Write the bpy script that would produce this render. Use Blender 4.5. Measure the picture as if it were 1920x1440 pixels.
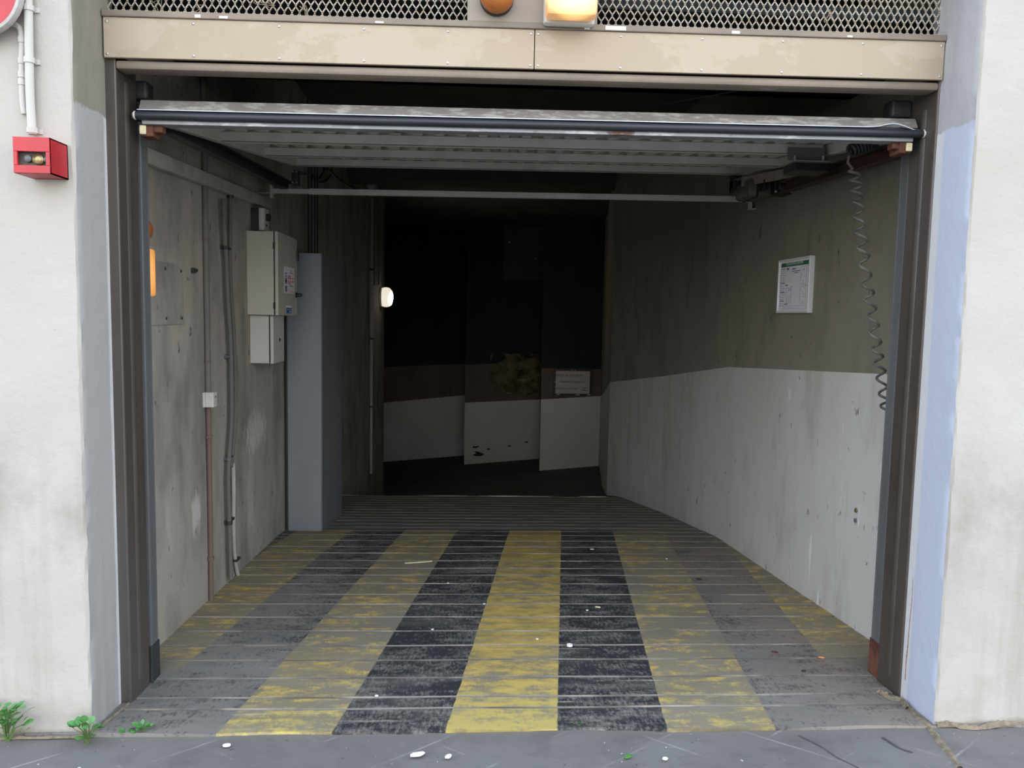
import bpy, bmesh, math, random
from mathutils import Vector, Matrix, noise
random.seed(7)
R = math.radians
scene = bpy.context.scene
for o in list(bpy.data.objects): bpy.data.objects.remove(o)
COL = scene.collection

# ------------------------------------------------------------------ camera
FPX = 1442.0
PITCH, YAW, ROLL = R(5.0), R(3.0), R(1.1)
CAM = Vector((0, -2.68, 1.5))
fw = Vector((math.sin(YAW)*math.cos(PITCH), math.cos(YAW)*math.cos(PITCH), -math.sin(PITCH)))
rt0 = Vector((math.cos(YAW), -math.sin(YAW), 0)); up0 = rt0.cross(fw)
RT = rt0*math.cos(ROLL) + up0*math.sin(ROLL)
UP = up0*math.cos(ROLL) - rt0*math.sin(ROLL)
cd = bpy.data.cameras.new('camera'); cam = bpy.data.objects.new('camera', cd); COL.objects.link(cam)
cd.sensor_width = 36.0; cd.lens = 36.0*FPX/1920.0; cd.clip_start = 0.05
m3 = Matrix((RT, UP, -fw)).transposed()
cam.matrix_world = Matrix.Translation(CAM) @ m3.to_4x4()
scene.camera = cam

# ------------------------------------------------------------------ world: open overcast sky over the street
w = bpy.data.worlds.new('sky'); scene.world = w; w.use_nodes = True
nt = w.node_tree; nt.nodes.clear()
wo = nt.nodes.new('ShaderNodeOutputWorld'); bg = nt.nodes.new('ShaderNodeBackground')
tc = nt.nodes.new('ShaderNodeTexCoord'); sp = nt.nodes.new('ShaderNodeSeparateXYZ'); cr = nt.nodes.new('ShaderNodeValToRGB')
nt.links.new(tc.outputs['Generated'], sp.inputs[0]); nt.links.new(sp.outputs[2], cr.inputs[0])
cr.color_ramp.elements[0].position = 0.0; cr.color_ramp.elements[0].color = (1.16, 1.13, 1.09, 1)
cr.color_ramp.elements[1].position = 0.8; cr.color_ramp.elements[1].color = (0.62, 0.76, 1.02, 1)
nt.links.new(cr.outputs[0], bg.inputs[0]); bg.inputs[1].default_value = 1.0
nt.links.new(bg.outputs[0], wo.inputs[0])
vs = scene.view_settings
vs.view_transform = 'Standard'; vs.look = 'None'; vs.gamma = 1.0; vs.use_curve_mapping = False
vs.exposure = 1.75

# ------------------------------------------------------------------ photo pixel -> point on a plane of the place
def ray(x, y): return RT*((x-960)/FPX) - UP*((y-720)/FPX) + fw
def pxN(x, y, p0, n):
    d = ray(x, y); n = Vector(n)
    return CAM + d*((Vector(p0)-CAM).dot(n)/d.dot(n))
def pxY(x, y, v): return pxN(x, y, (0, v, 0), (0, 1, 0))
def pxX(x, y, v): return pxN(x, y, (v, 0, 0), (1, 0, 0))
RAMP_S, RAMP_Y0 = 0.05, 0.05
WL = -1.415                                         # inner face of the left wall
RW0, RWS = 1.99, 0.035                              # right wall, first stretch: x = RW0 - RWS*y
def wall_r(y): return RW0 - RWS*y
def pxR(x, y, off=0.0): return pxN(x, y, (RW0-off, 0, 0), (1, RWS, 0))
def lerp(a, b, t): return a + (b-a)*t
def ramp_z(y, x=0.0):
    if y < 3.0: return -RAMP_S*(y-RAMP_Y0)
    z3 = -RAMP_S*(3.0-RAMP_Y0)
    if y < 5.6: return z3 - 0.12*(y-3.0)
    zb = z3 - 0.12*2.6
    def deep(x, y): return -1.18 + 0.09*(x-2.33) - 0.06*(y-10.95)
    if y < 9.0: return lerp(zb, deep(x, 9.0), (y-5.6)/3.4)
    return deep(x, y)
def pxG(x, y): return pxN(x, y, (0, RAMP_Y0, 0), (0, RAMP_S, 1))
def pxP(x, y): return pxN(x, y, (0, 0, 0), (0, 0, 1))
def tilt(x): return 0.0085*(x+1.25)                 # the header and the door leaf hang a touch out of level

# ------------------------------------------------------------------ node materials
class NT:
    def __init__(s, name):
        s.m = bpy.data.materials.new(name); s.m.use_nodes = True
        s.t = s.m.node_tree; s.b = s.t.nodes['Principled BSDF']
        s.co = s.t.nodes.new('ShaderNodeTexCoord').outputs['Object']
    def n(s, t): return s.t.nodes.new(t)
    def l(s, a, b): s.t.links.new(a, b)
    def setv(s, sock, v):
        if hasattr(v, 'is_linked') or isinstance(v, bpy.types.NodeSocket): s.l(v, sock)
        else: sock.default_value = v
    def math(s, op, a, b=0.0, c=0.0, clamp=False):
        k = s.n('ShaderNodeMath'); k.operation = op; k.use_clamp = clamp
        s.setv(k.inputs[0], a); s.setv(k.inputs[1], b); s.setv(k.inputs[2], c); return k.outputs[0]
    def xyz(s, vec=None):
        k = s.n('ShaderNodeSeparateXYZ'); s.l(vec or s.co, k.inputs[0]); return k.outputs
    def scaled(s, sc, loc=(0, 0, 0)):
        k = s.n('ShaderNodeMapping'); s.l(s.co, k.inputs[0]); k.inputs['Scale'].default_value = sc; k.inputs['Location'].default_value = loc
        return k.outputs[0]
    def noise(s, scale, st=(1, 1, 1), detail=5, rough=.6, loc=(0, 0, 0), dist=0.0):
        k = s.n('ShaderNodeTexNoise'); s.l(s.scaled(st, loc), k.inputs['Vector'])
        k.inputs['Scale'].default_value = scale; k.inputs['Detail'].default_value = detail
        k.inputs['Roughness'].default_value = rough; k.inputs['Distortion'].default_value = dist
        return k.outputs['Fac']
    def rng(s, v, lo, hi, a=0.0, b=1.0):
        k = s.n('ShaderNodeMapRange'); s.setv(k.inputs[0], v); k.inputs[1].default_value = lo; k.inputs[2].default_value = hi
        k.inputs[3].default_value = a; k.inputs[4].default_value = b; return k.outputs[0]
    def mix(s, f, a, b):
        k = s.n('ShaderNodeMix'); k.data_type = 'RGBA'
        s.setv(k.inputs[0], f)
        for i, v in ((6, a), (7, b)):
            if isinstance(v, tuple): k.inputs[i].default_value = (v[0], v[1], v[2], 1)
            else: s.l(v, k.inputs[i])
        return k.outputs[2]
    def done(s, col, rough=.8, metal=0.0, bump=None, spec=None):
        if isinstance(col, tuple): s.b.inputs['Base Color'].default_value = (col[0], col[1], col[2], 1)
        else: s.l(col, s.b.inputs['Base Color'])
        s.setv(s.b.inputs['Roughness'], rough); s.b.inputs['Metallic'].default_value = metal
        if spec is not None: s.b.inputs['Specular IOR Level'].default_value = spec
        if bump:
            k = s.n('ShaderNodeBump'); s.l(bump[0], k.inputs['Height']); k.inputs['Strength'].default_value = bump[1]; k.inputs['Distance'].default_value = bump[2]
            s.l(k.outputs[0], s.b.inputs['Normal'])
        return s.m
def C(h, g=1.0):                                      # sRGB hex -> linear
    v = [int(h[i:i+2], 16)/255 for i in (0, 2, 4)]
    return tuple(g*(x/12.92 if x <= .04045 else ((x+.055)/1.055)**2.4) for x in v)
def plain(name, col, rough=.6, metal=0.0, var=0.18, scale=6.0, st=(1, 1, 1), spec=None, bump=0.0):
    n = NT(name); f = n.rng(n.noise(scale, st), .3, .7)
    d = tuple(c*(1-var) for c in col); u = tuple(min(1, c*(1+var)) for c in col)
    return n.done(n.mix(f, d, u), rough, metal, (n.noise(scale*8), bump, .002) if bump else None, spec)
def grimy(name, layers, base, rough=.85, metal=0.0, bump=(20, .3, .004), spec=.3):
    """base colour, then layers (colour, scale, stretch, lo, hi, amount[, offset])"""
    n = NT(name); col = base
    for i, L in enumerate(layers):
        c, sc, st, lo, hi, am = L[:6]
        f = n.math('MULTIPLY', n.rng(n.noise(sc, st, 6, .62, (i*3.7, i*1.9, i*5.1)), lo, hi), am)
        col = n.mix(f, col, c)
    return n.done(col, rough, metal, (n.noise(bump[0], (1, 1, 1), 8, .65), bump[1], bump[2]) if bump else None, spec)
def emit(name, col, strength, base=None):
    n = NT(name); n.b.inputs['Emission Color'].default_value = (*col, 1); n.b.inputs['Emission Strength'].default_value = strength
    return n.done(base or col, .35)

MT = {}
# facade plaster: off-white, dirtier in patches low down
def plaster(name, base, warm):
    n = NT(name); z = n.xyz()[2]
    col = n.mix(n.rng(n.noise(1.3), .35, .7), base, warm)
    band = n.math('MULTIPLY', n.rng(z, .35, .75), n.rng(z, 1.25, .85))
    low = n.rng(z, .5, .0)
    patch = n.rng(n.noise(2.2, (1, 1, .7), 6, .6, (2, 0, 3)), .42, .62)
    col = n.mix(n.math('MULTIPLY', n.math('MULTIPLY', band, patch), .55), col, C('7a7368'))
    streak = n.rng(n.noise(9, (1, 1, .10), 5, .6), .5, .72)
    col = n.mix(n.math('MULTIPLY', n.math('MULTIPLY', streak, n.rng(z, 1.3, .5)), .40), col, C('8a8377'))
    col = n.mix(n.math('MULTIPLY', low, n.math('MULTIPLY', n.rng(n.noise(7, (1, 1, 1), 6), .45, .65), .35)), col, C('958b76'))
    spk = n.rng(n.noise(60, (1, 1, 1), 3), .72, .76)
    col = n.mix(n.math('MULTIPLY', spk, .5), col, C('8a8478'))
    edge = n.rng(n.math('ADD', z, n.math('MULTIPLY', n.noise(5), .06)), .055, .03)
    col = n.mix(n.math('MULTIPLY', edge, .7), col, C('6f6350'))
    h = n.math('ADD', n.math('MULTIPLY', n.noise(6), 1.0), n.math('MULTIPLY', n.noise(55), .25))
    return n.done(col, .9, 0, (h, .35, .02), .2)
MT['plaster'] = plaster('facade_plaster', C('b3b0a7'), C('aba69c'))
def two_tone(name, zb, upper, lower, edge):
    n = NT(name); z = n.xyz()[2]
    f = n.rng(n.math('ADD', z, n.math('MULTIPLY', n.math('SUBTRACT', n.noise(7), .5), .10)), zb-.004, zb+.004)
    up = n.mix(n.rng(n.noise(9, (1, 1, .3)), .4, .7), upper, tuple(c*.82 for c in upper))
    st = n.rng(n.noise(11, (1, 1, .12), 5), .52, .75)
    lo = n.mix(n.math('MULTIPLY', st, n.rng(z, .9, .1, .05, .5)), lower, tuple(c*.6 for c in lower))
    col = n.mix(f, lo, up)
    y = n.xyz()[1]
    strip = n.rng(n.math('ADD', y, n.math('MULTIPLY', n.noise(3, (0, 0, 1)), .04)), edge, edge+.01)
    col = n.mix(n.math('MULTIPLY', n.math('MULTIPLY', strip, n.math('SUBTRACT', 1.0, f)), .9), col, C('c6c8c8'))
    h = n.math('ADD', n.noise(8), n.math('MULTIPLY', n.noise(60), .25))
    return n.done(col, .8, 0, (h, .35, .015), .3)
MT['reveal_l'] = two_tone('reveal_paint_grey', 2.19, C('8b887a'), C('a2a19e'), .225)
MT['reveal_r'] = two_tone('reveal_paint_skylit', 2.22, C('a9abad'), C('b3bccd'), .20)  # lower colour: white-grey paint with blue sky light put into it
def left_concrete():
    n = NT('old_concrete_wall'); o = n.xyz(); col = C('9c988d')
    for i, (c, sc, st, lo, hi, am) in enumerate(((C('aaa598'), 1.1, (1, 1, .5), .4, .65, .8), (C('6f6c65'), 2.6, (1, 1, .5), .46, .66, .7), (C('65625b'), 6.0, (1, 1, .16), .55, .74, .5),
            (C('b4b1a8'), 4.0, (1, 1, .3), .6, .72, .6), (C('4b4944'), 20, (1, 1, .6), .64, .70, .8), (C('c6c5bf'), 1.7, (1, 1, .8), .66, .74, .5))):
        col = n.mix(n.math('MULTIPLY', n.rng(n.noise(sc, st, 6, .62, (i*3.7, i*1.9, i*5.1)), lo, hi), am), col, c)
    # old white splash of limewash, with runs
    for cy, cz, ry, rz, am in ((2.42, .72, .30, .17, .75), (1.30, .45, .09, .14, .7), (2.30, .35, .10, .45, .4)):
        d = n.math('POWER', n.math('MULTIPLY', n.math('SUBTRACT', o[1], cy), 1/ry), 2.0); e = n.math('POWER', n.math('MULTIPLY', n.math('SUBTRACT', o[2], cz), 1/rz), 2.0)
        q = n.math('SUBTRACT', n.math('SUBTRACT', 1.0, n.math('ADD', d, e)), n.math('MULTIPLY', n.math('SUBTRACT', n.noise(24, (1, 1, .3), 6, .7), .42), 3.0))
        col = n.mix(n.math('MULTIPLY', n.rng(q, .0, .6), am), col, C('c9c8c3'))
    return n.done(col, .9, 0, (n.noise(22, (1, 1, 1), 8, .65), .45, .006), .3)
MT['concrete'] = left_concrete()
MT['concrete_up'] = grimy('khaki_concrete_wall', [
    (C('8b8879'), 1.2, (1, 1, .6), .4, .66, .8), (C('626057'), 3.0, (1, 1, .45), .5, .72, .6), (C('57554d'), 7.0, (1, 1, .2), .56, .74, .4),
    (C('938d73'), 2.0, (1, 1, 1), .6, .72, .6), (C('3f3d39'), 18, (1, 1, .6), .655, .71, .85)], C('7d7b6e'), .92, 0, (25, .4, .005))
MT['dado'] = grimy('scuffed_white_dado', [
    (C('bdbdb5'), 1.6, (1, 1, .6), .42, .68, .85), (C('a7a69d'), 4.0, (1, 1, .35), .52, .70, .7), (C('9c9b93'), 8.0, (1, 1, .14), .58, .74, .5),
    (C('e6e7e6'), 16, (1, 1, .12), .65, .72, .8), (C('45433f'), 18, (1, 1, .45), .665, .71, .85)], C('c4c5c1'), .85, 0, (20, .35, .004))
MT['dado_far'] = grimy('plain_white_dado', [(C('c9c5bb'), 1.5, (1, 1, 1), .4, .7, .6), (C('5a564e'), 9, (1, 1, .8), .72, .76, .6)], C('dedbd3'), .85)
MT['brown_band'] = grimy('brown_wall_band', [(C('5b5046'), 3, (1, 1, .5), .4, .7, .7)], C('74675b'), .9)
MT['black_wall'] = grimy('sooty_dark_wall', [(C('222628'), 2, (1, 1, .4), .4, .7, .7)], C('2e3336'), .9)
MT['spall'] = grimy('bare_crumbling_plaster', [(C('6d5f49'), 3.5, (1, 1, 1), .4, .6, .9), (C('453a2d'), 6, (1, 1, 1), .48, .62, .9), (C('a79b82'), 5, (1, 1, 2), .6, .68, .8)], C('85775d'), .95, 0, (14, 1.0, .03))
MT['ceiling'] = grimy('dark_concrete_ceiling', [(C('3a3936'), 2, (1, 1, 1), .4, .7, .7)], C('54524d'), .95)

# ramp: worn black and yellow bands on grooved concrete
GROOVES = [.168, .266, .448, .636, .807, .995, 1.196, 1.401, 1.57, 1.773, 1.95, 2.105, 2.283, 2.474]
while GROOVES[-1] < 5.4: GROOVES.append(GROOVES[-1]+.178)
def ramp_mat():
    n = NT('painted_ramp_concrete'); o = n.xyz(); x, y, z = o[0], o[1], o[2]
    wob = n.math('MULTIPLY', n.math('SUBTRACT', n.noise(14), .5), .012)
    u = n.math('ADD', n.math('SUBTRACT', x, n.math('MULTIPLY', y, .1207)), wob)
    ph = n.math('FLOORED_MODULO', n.math('ADD', u, .075+8.1*4), .81)
    yel = n.rng(ph, .402, .408, 1, 0)
    gone = n.math('MULTIPLY', n.rng(n.math('ADD', y, n.math('MULTIPLY', n.noise(5), .3)), .95, .65), n.math('MAXIMUM', n.rng(x, -1.02, -1.10), n.rng(x, 1.22, 1.32)))
    yel = n.math('MULTIPLY', yel, n.math('SUBTRACT', 1.0, gone))
    dust = n.mix(n.rng(n.noise(2.5, (.5, 1, 1)), .35, .7), C('827e75'), C('6b6862'))
    dust = n.mix(n.math('MULTIPLY', n.rng(x, 1.0, 1.6), n.rng(n.noise(2.2), .35, .6)), dust, C('84786c'))
    fine = n.noise(85, (1, .35, 1), 4, .7)
    med = n.noise(13, (.55, 1.3, 1), 6, .68, (3, 1, 0))
    big = n.noise(2.3, (1, .8, 1), 4, .6, (7, 2, 0))
    # black paint, thin: flecked with grey; nearly gone in the wheel-free margins
    side = n.math('MAXIMUM', n.math('MULTIPLY', n.rng(x, -.35, -.95), n.rng(y, 3.0, 1.2, .35, 1.0)), n.rng(n.math('SUBTRACT', x, n.math('MULTIPLY', y, .04)), .98, 1.22))
    keepb = n.math('SUBTRACT', n.math('ADD', n.math('MULTIPLY', fine, .55), n.math('MULTIPLY', med, .55)), n.math('MULTIPLY', side, .16))
    keepb = n.math('SUBTRACT', keepb, n.math('MULTIPLY', n.math('SUBTRACT', big, .5), .25))
    blk = n.mix(n.rng(keepb, .40, .58), dust, C('2b2c2e'))
    yc = n.mix(n.rng(med, .4, .62), C('9c8a50'), C('c4a75a'))
    yc = n.mix(n.rng(y, .5, .0), yc, C('b7a55e'))
    keepy = n.math('ADD', n.math('MULTIPLY', med, .7), n.math('MULTIPLY', fine, .25))
    keepy = n.math('ADD', keepy, n.math('MULTIPLY', n.math('SUBTRACT', big, .5), .3))
    mid = n.math('MULTIPLY', n.rng(u, -.2, -.1), n.rng(u, .5, .4))
    keepy = n.math('ADD', keepy, n.math('MULTIPLY', n.math('SUBTRACT', mid, .35), .11))
    ydirty = n.mix(n.rng(big, .35, .65, .25, .6), dust, C('93845a'))
    yy = n.mix(n.rng(keepy, .43, .55), ydirty, yc)
    col = n.mix(yel, blk, yy)
    end = n.rng(n.math('ADD', y, n.math('MULTIPLY', n.math('SUBTRACT', n.noise(6), .5), .06)), 3.22, 3.26)
    bare = n.mix(n.rng(n.noise(20, (.2, 1.5, 1)), .4, .65), C('6f6c66'), C('858179'))
    col = n.mix(end, col, bare)
    # dust film
    col = n.mix(n.math('MULTIPLY', n.rng(n.noise(5, (.35, 1.4, 1), 6, .6, (1, 5, 0)), .5, .72), .35), col, C('8e897e'))
    # pale drag scratches along the ribs
    scr = n.rng(n.noise(16, (.09, 2.2, 1), 4, .6, (4, 4, 0)), .63, .69)
    col = n.mix(n.math('MULTIPLY', scr, n.math('MULTIPLY', n.rng(n.noise(3), .5, .65), .75)), col, C('cfc3ac'))
    h = n.math('ADD', n.math('MULTIPLY', med, .6), n.math('MULTIPLY', fine, .4))
    return n.done(col, .78, 0, (h, .5, .004), .35)
MT['ramp'] = ramp_mat()
MT['groove'] = grimy('dusty_groove', [(C('a99f8c'), 9, (.3, 1, 1), .5, .66, .7), (C('4a4641'), 7, (.4, 1, 1), .48, .6, .7)], C('7d786f'), .95, 0, (40, .5, .004))
def pave_mat():
    n = NT('blue_grey_pavement'); o = n.xyz(); x, y = o[0], o[1]
    col = n.mix(n.rng(n.noise(2.0), .35, .7), C('65635f'), C('716f6b'))
    col = n.mix(n.math('MULTIPLY', n.rng(n.noise(5, (1, 1.6, 1), 6), .5, .68), .5), col, C('545250'))
    for a, off in ((1, 0.0), (-1, .21)):
        d = n.math('ADD', n.math('ADD', x, n.math('MULTIPLY', y, 1.35*a)), off)
        d = n.math('ADD', d, n.math('MULTIPLY', n.noise(8), .02))
        q = n.math('ABSOLUTE', n.math('SUBTRACT', n.math('FLOORED_MODULO', n.math('ADD', d, 20), .40), .2))
        ln = n.math('MULTIPLY', n.rng(q, .009, .004), n.rng(n.noise(3.5, (1, 1, 1), 4, .6, (9*a, 2, 0)), .50, .62))
        col = n.mix(n.math('MULTIPLY', ln, .45), col, C('a19e9a'))
    col = n.mix(n.rng(n.noise(34, (1, 1, 1), 3), .70, .74), col, C('47464a'))
    col = n.mix(n.rng(n.noise(48, (1, 1, 1), 3, .5, (5, 5, 0)), .72, .75), col, C('c9c8c6'))
    dirt = n.rng(n.math('ADD', y, n.math('MULTIPLY', n.noise(6), .10)), -.03, .06)
    col = n.mix(n.math('MULTIPLY', dirt, .6), col, C('6d675d'))
    h = n.math('ADD', n.noise(10), n.math('MULTIPLY', n.noise(70), .4))
    return n.done(col, .8, 0, (h, .35, .008), .4)
MT['pave'] = pave_mat()
MT['crack'] = plain('dark_crack_dirt', C('3a332a'), .95, 0, .5, 30)
MT['dry_vine'] = plain('dry_vine', C('8a7a60'), .9, 0, .2)
MT['rust_run'] = plain('orange_rust_run', C('9a5f33'), .9, 0, .3, 30)
MT['scuff'] = plain('grey_scuff', C('4b494a'), .9, 0, .2)
MT['dirt'] = plain('loose_brown_dirt', C('7b6f5c'), .95, 0, .4, 40, bump=.6)
MT['steel_brown'] = grimy('worn_brown_steel', [(C('5f5d5b'), 3, (1, 1, .15), .45, .62, .8), (C('4b3f37'), 8, (1, 1, .3), .5, .7, .6), (C('b8b6b0'), 30, (1, 1, .6), .72, .75, .8)], C('554d46'), .40, .35, (30, .12, .002), .5)
MT['fascia'] = grimy('faded_tan_sheet', [(C('a09079'), 2.2, (1, 1, 1.6), .49, .515, .7), (C('94866f'), 4.5, (1, 1, 1), .56, .74, .5), (C('d2cec6'), 40, (1, 1, 1), .73, .76, .6)], C('aa9b86'), .55, .1, (6, .06, .004), .5)
MT['fascia_edge'] = grimy('scuffed_tan_edge', [(C('766d62'), 7, (.4, 1, 1), .4, .6, .8), (C('c2c0bc'), 11, (.4, 1, 2), .66, .70, .7)], C('8a7d6d'), .5, .2, (30, .1, .002))
MT['plate'] = grimy('tan_grey_plate', [(C('948a7d'), 3, (1, 1, .6), .4, .65, .7), (C('6f675e'), 8, (1, 1, .4), .56, .7, .5)], C('8a8074'), .5, .15, (25, .1, .002))
MT['mesh'] = grimy('cream_painted_mesh', [(C('94866e'), 25, (1, 1, 1), .45, .65, .8), (C('6b5a44'), 40, (1, 1, 1), .6, .7, .6)], C('b5ad9d'), .7)
MT['galv'] = grimy('dull_galvanised_steel', [(C('55585a'), 4, (1, 1, .3), .4, .65, .6), (C('83878a'), 60, (1, 1, 1), .55, .7, .35)], C('686b6d'), .45, .25, (50, .05, .001), .5)
MT['duct'] = grimy('grey_speckled_casing', [(C('9aa0a6'), 90, (1, 1, 1), .5, .7, .6), (C('757a80'), 2, (1, 1, .2), .45, .7, .5)], C('868b91'), .45, .25, (60, .08, .001), .5)
MT['door_paint'] = grimy('grey_painted_door_steel', [(C('cfccc4'), 5, (1, 1, 1), .45, .6, .7), (C('aaa7a0'), 3, (1, 1, 1), .52, .7, .6)], C('c2bfb7'), .55, .15, (30, .08, .002), .4)
MT['sheet'] = grimy('grey_ribbed_sheet', [(C('a9a69e'), 3, (1, .4, 1), .45, .7, .6)], C('bdbab2'), .55, .1, None, .4)
MT['edge_strip'] = grimy('chipped_pale_strip', [(C('b3b0a6'), 40, (.3, 1, 1), .5, .62, .75), (C('5d5851'), 6, (.3, 1, 1), .56, .7, .5)], C('837e76'), .5, .3, (40, .1, .001))
MT['flange'] = grimy('rust_spotted_flange', [(C('5a3a2c'), 9, (.5, 1, 1), .6, .66, .9), (C('c9c9c6'), 20, (.4, 1, 1), .58, .66, .6)], C('8f9092'), .5, .3, (30, .1, .001))
MT['rust'] = grimy('brown_rust', [(C('4a2f25'), 14, (1, 1, 1), .45, .6, .9)], C('6b4636'), .9)
MT['rust_track'] = grimy('red_brown_primer', [(C('3d2a23'), 6, (1, .4, 1), .45, .65, .7)], C('4b362e'), .75)
MT['dark_steel'] = plain('dark_oily_steel', C('3d403f'), .5, .4, .25, 9)
MT['rubber'] = plain('black_rubber', C('22252a'), .45, 0, .25, 20, (.2, 1, 1))
MT['black'] = plain('black_plastic', C('1b1d20'), .4, 0, .2, 10)
MT['white_lip'] = plain('white_plastic_lip', C('cfd6dc'), .5, 0, .08)
MT['cream_chip'] = plain('cream_foam', C('cfc59c'), .9, 0, .2, 40)
MT['tray'] = grimy('dusty_white_trunking', [(C('8d8880'), 4, (1, 1, 1), .45, .65, .8)], C('aeaaa1'), .6)
MT['pipe_brown'] = grimy('dusty_brown_conduit', [(C('6a625c'), 6, (1, 1, .3), .45, .65, .7)], C('6e5c53'), .7)
MT['pipe_grey'] = grimy('dusty_grey_conduit', [(C('77736d'), 6, (1, 1, .3), .45, .65, .7)], C('65625e'), .65)
MT['pipe_pale'] = plain('pale_grey_pipe', C('aaa69c'), .6, 0, .15)
MT['pipe_white'] = grimy('white_painted_pipe', [(C('aaa8a0'), 8, (1, 1, .5), .5, .65, .6)], C('bdbbb2'), .75)
MT['cable'] = plain('grey_black_cable', C('2c2d2e'), .6)
MT['cord'] = grimy('grey_coiled_cord', [(C('6f6c66'), 12, (1, 1, .3), .45, .6, .8)], C('504e4b'), .6)
MT['cabinet'] = plain('cream_enamel', C('b3b1a3'), .45, .0, .05, 3, spec=.4)
MT['cabinet2'] = plain('pale_grey_enamel', C('bfbfb5'), .45, .0, .05, 3, spec=.4)
MT['white_plastic'] = plain('white_plastic', C('c6c4bb'), .5, 0, .08)
MT['paper'] = plain('white_paper', C('dfe0e6'), .6, 0, .03)
MT['paper_warm'] = plain('dirty_white_paper', C('d2cdc2'), .7, 0, .06)
MT['alu'] = plain('white_aluminium_frame', C('d6d8d6'), .4, .2, .05)
MT['green'] = plain('green_print', C('1f6b43'), .6, 0, .05)
MT['navy'] = plain('navy_print', C('2e3560'), .6, 0, .05)
MT['teal'] = plain('teal_print', C('2d5c63'), .6, 0, .05)
MT['redp'] = plain('red_print', C('b0323e'), .6, 0, .05)
MT['orange_print'] = plain('orange_print', C('e0603c'), .6, 0, .05)
MT['blue_print'] = plain('blue_print', C('2f58a0'), .6, 0, .05)
MT['ink'] = plain('dark_ink', C('3a3a40'), .7, 0, .1)
MT['ink_faint'] = plain('faint_grey_ink', C('8c8e98'), .7, 0, .1)
MT['red_box'] = grimy('red_painted_steel', [(C('9e2a30'), 4, (1, 1, 1), .45, .65, .6), (C('c79c96'), 30, (1, 1, .6), .70, .73, .8)], C('b52c32'), .4, 0, (30, .05, .001), .5)
MT['red_sign'] = plain('red_sign_face', C('b0363c'), .45, 0, .08)
MT['sign_rim'] = grimy('grey_white_rim', [(C('8e8a84'), 10, (1, 1, 1), .45, .65, .7)], C('b3b0ab'), .6)
MT['box_inside'] = plain('dim_grey_lining', C('6a655d'), .7, 0, .1)
MT['brass'] = plain('dull_brass', C('9a8c68'), .35, .8, .15)
MT['silver'] = plain('bright_zinc', C('b8bcc0'), .3, .8, .1)
MT['olive'] = plain('olive_grey_housing', C('5d5b4d'), .5, .2, .15)
MT['leaf'] = plain('fresh_green_leaf', C('4f8542'), .5, 0, .25, 30)
MT['stem'] = plain('green_stem', C('5c7540'), .6)
MT['tan'] = plain('cigarette_filter', C('c98a4e'), .8, 0, .1)
MT['white_scrap'] = plain('white_scrap', C('e6e6e2'), .7, 0, .05)
MT['hatch'] = grimy('dark_grey_hatch', [(C('3b4243'), 5, (1, 1, .3), .45, .65, .7)], C('485052'), .8)
# amber lenses
n = NT('unlit_amber_lens'); MT['amber'] = n.done(n.mix(n.rng(n.noise(8), .3, .7), C('8f4f20'), C('ab672c')), .22, 0, None, .5)
def lit_lens(name, centre, r, base, glow, smax, smin):
    n = NT(name); k = n.n('ShaderNodeVectorMath'); k.operation = 'DISTANCE'; n.l(n.co, k.inputs[0]); k.inputs[1].default_value = centre
    n.b.inputs['Emission Color'].default_value = (*glow, 1)
    n.l(n.rng(k.outputs['Value'], 0, r, smax, smin), n.b.inputs['Emission Strength'])
    return n.done(base, .3)

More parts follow.
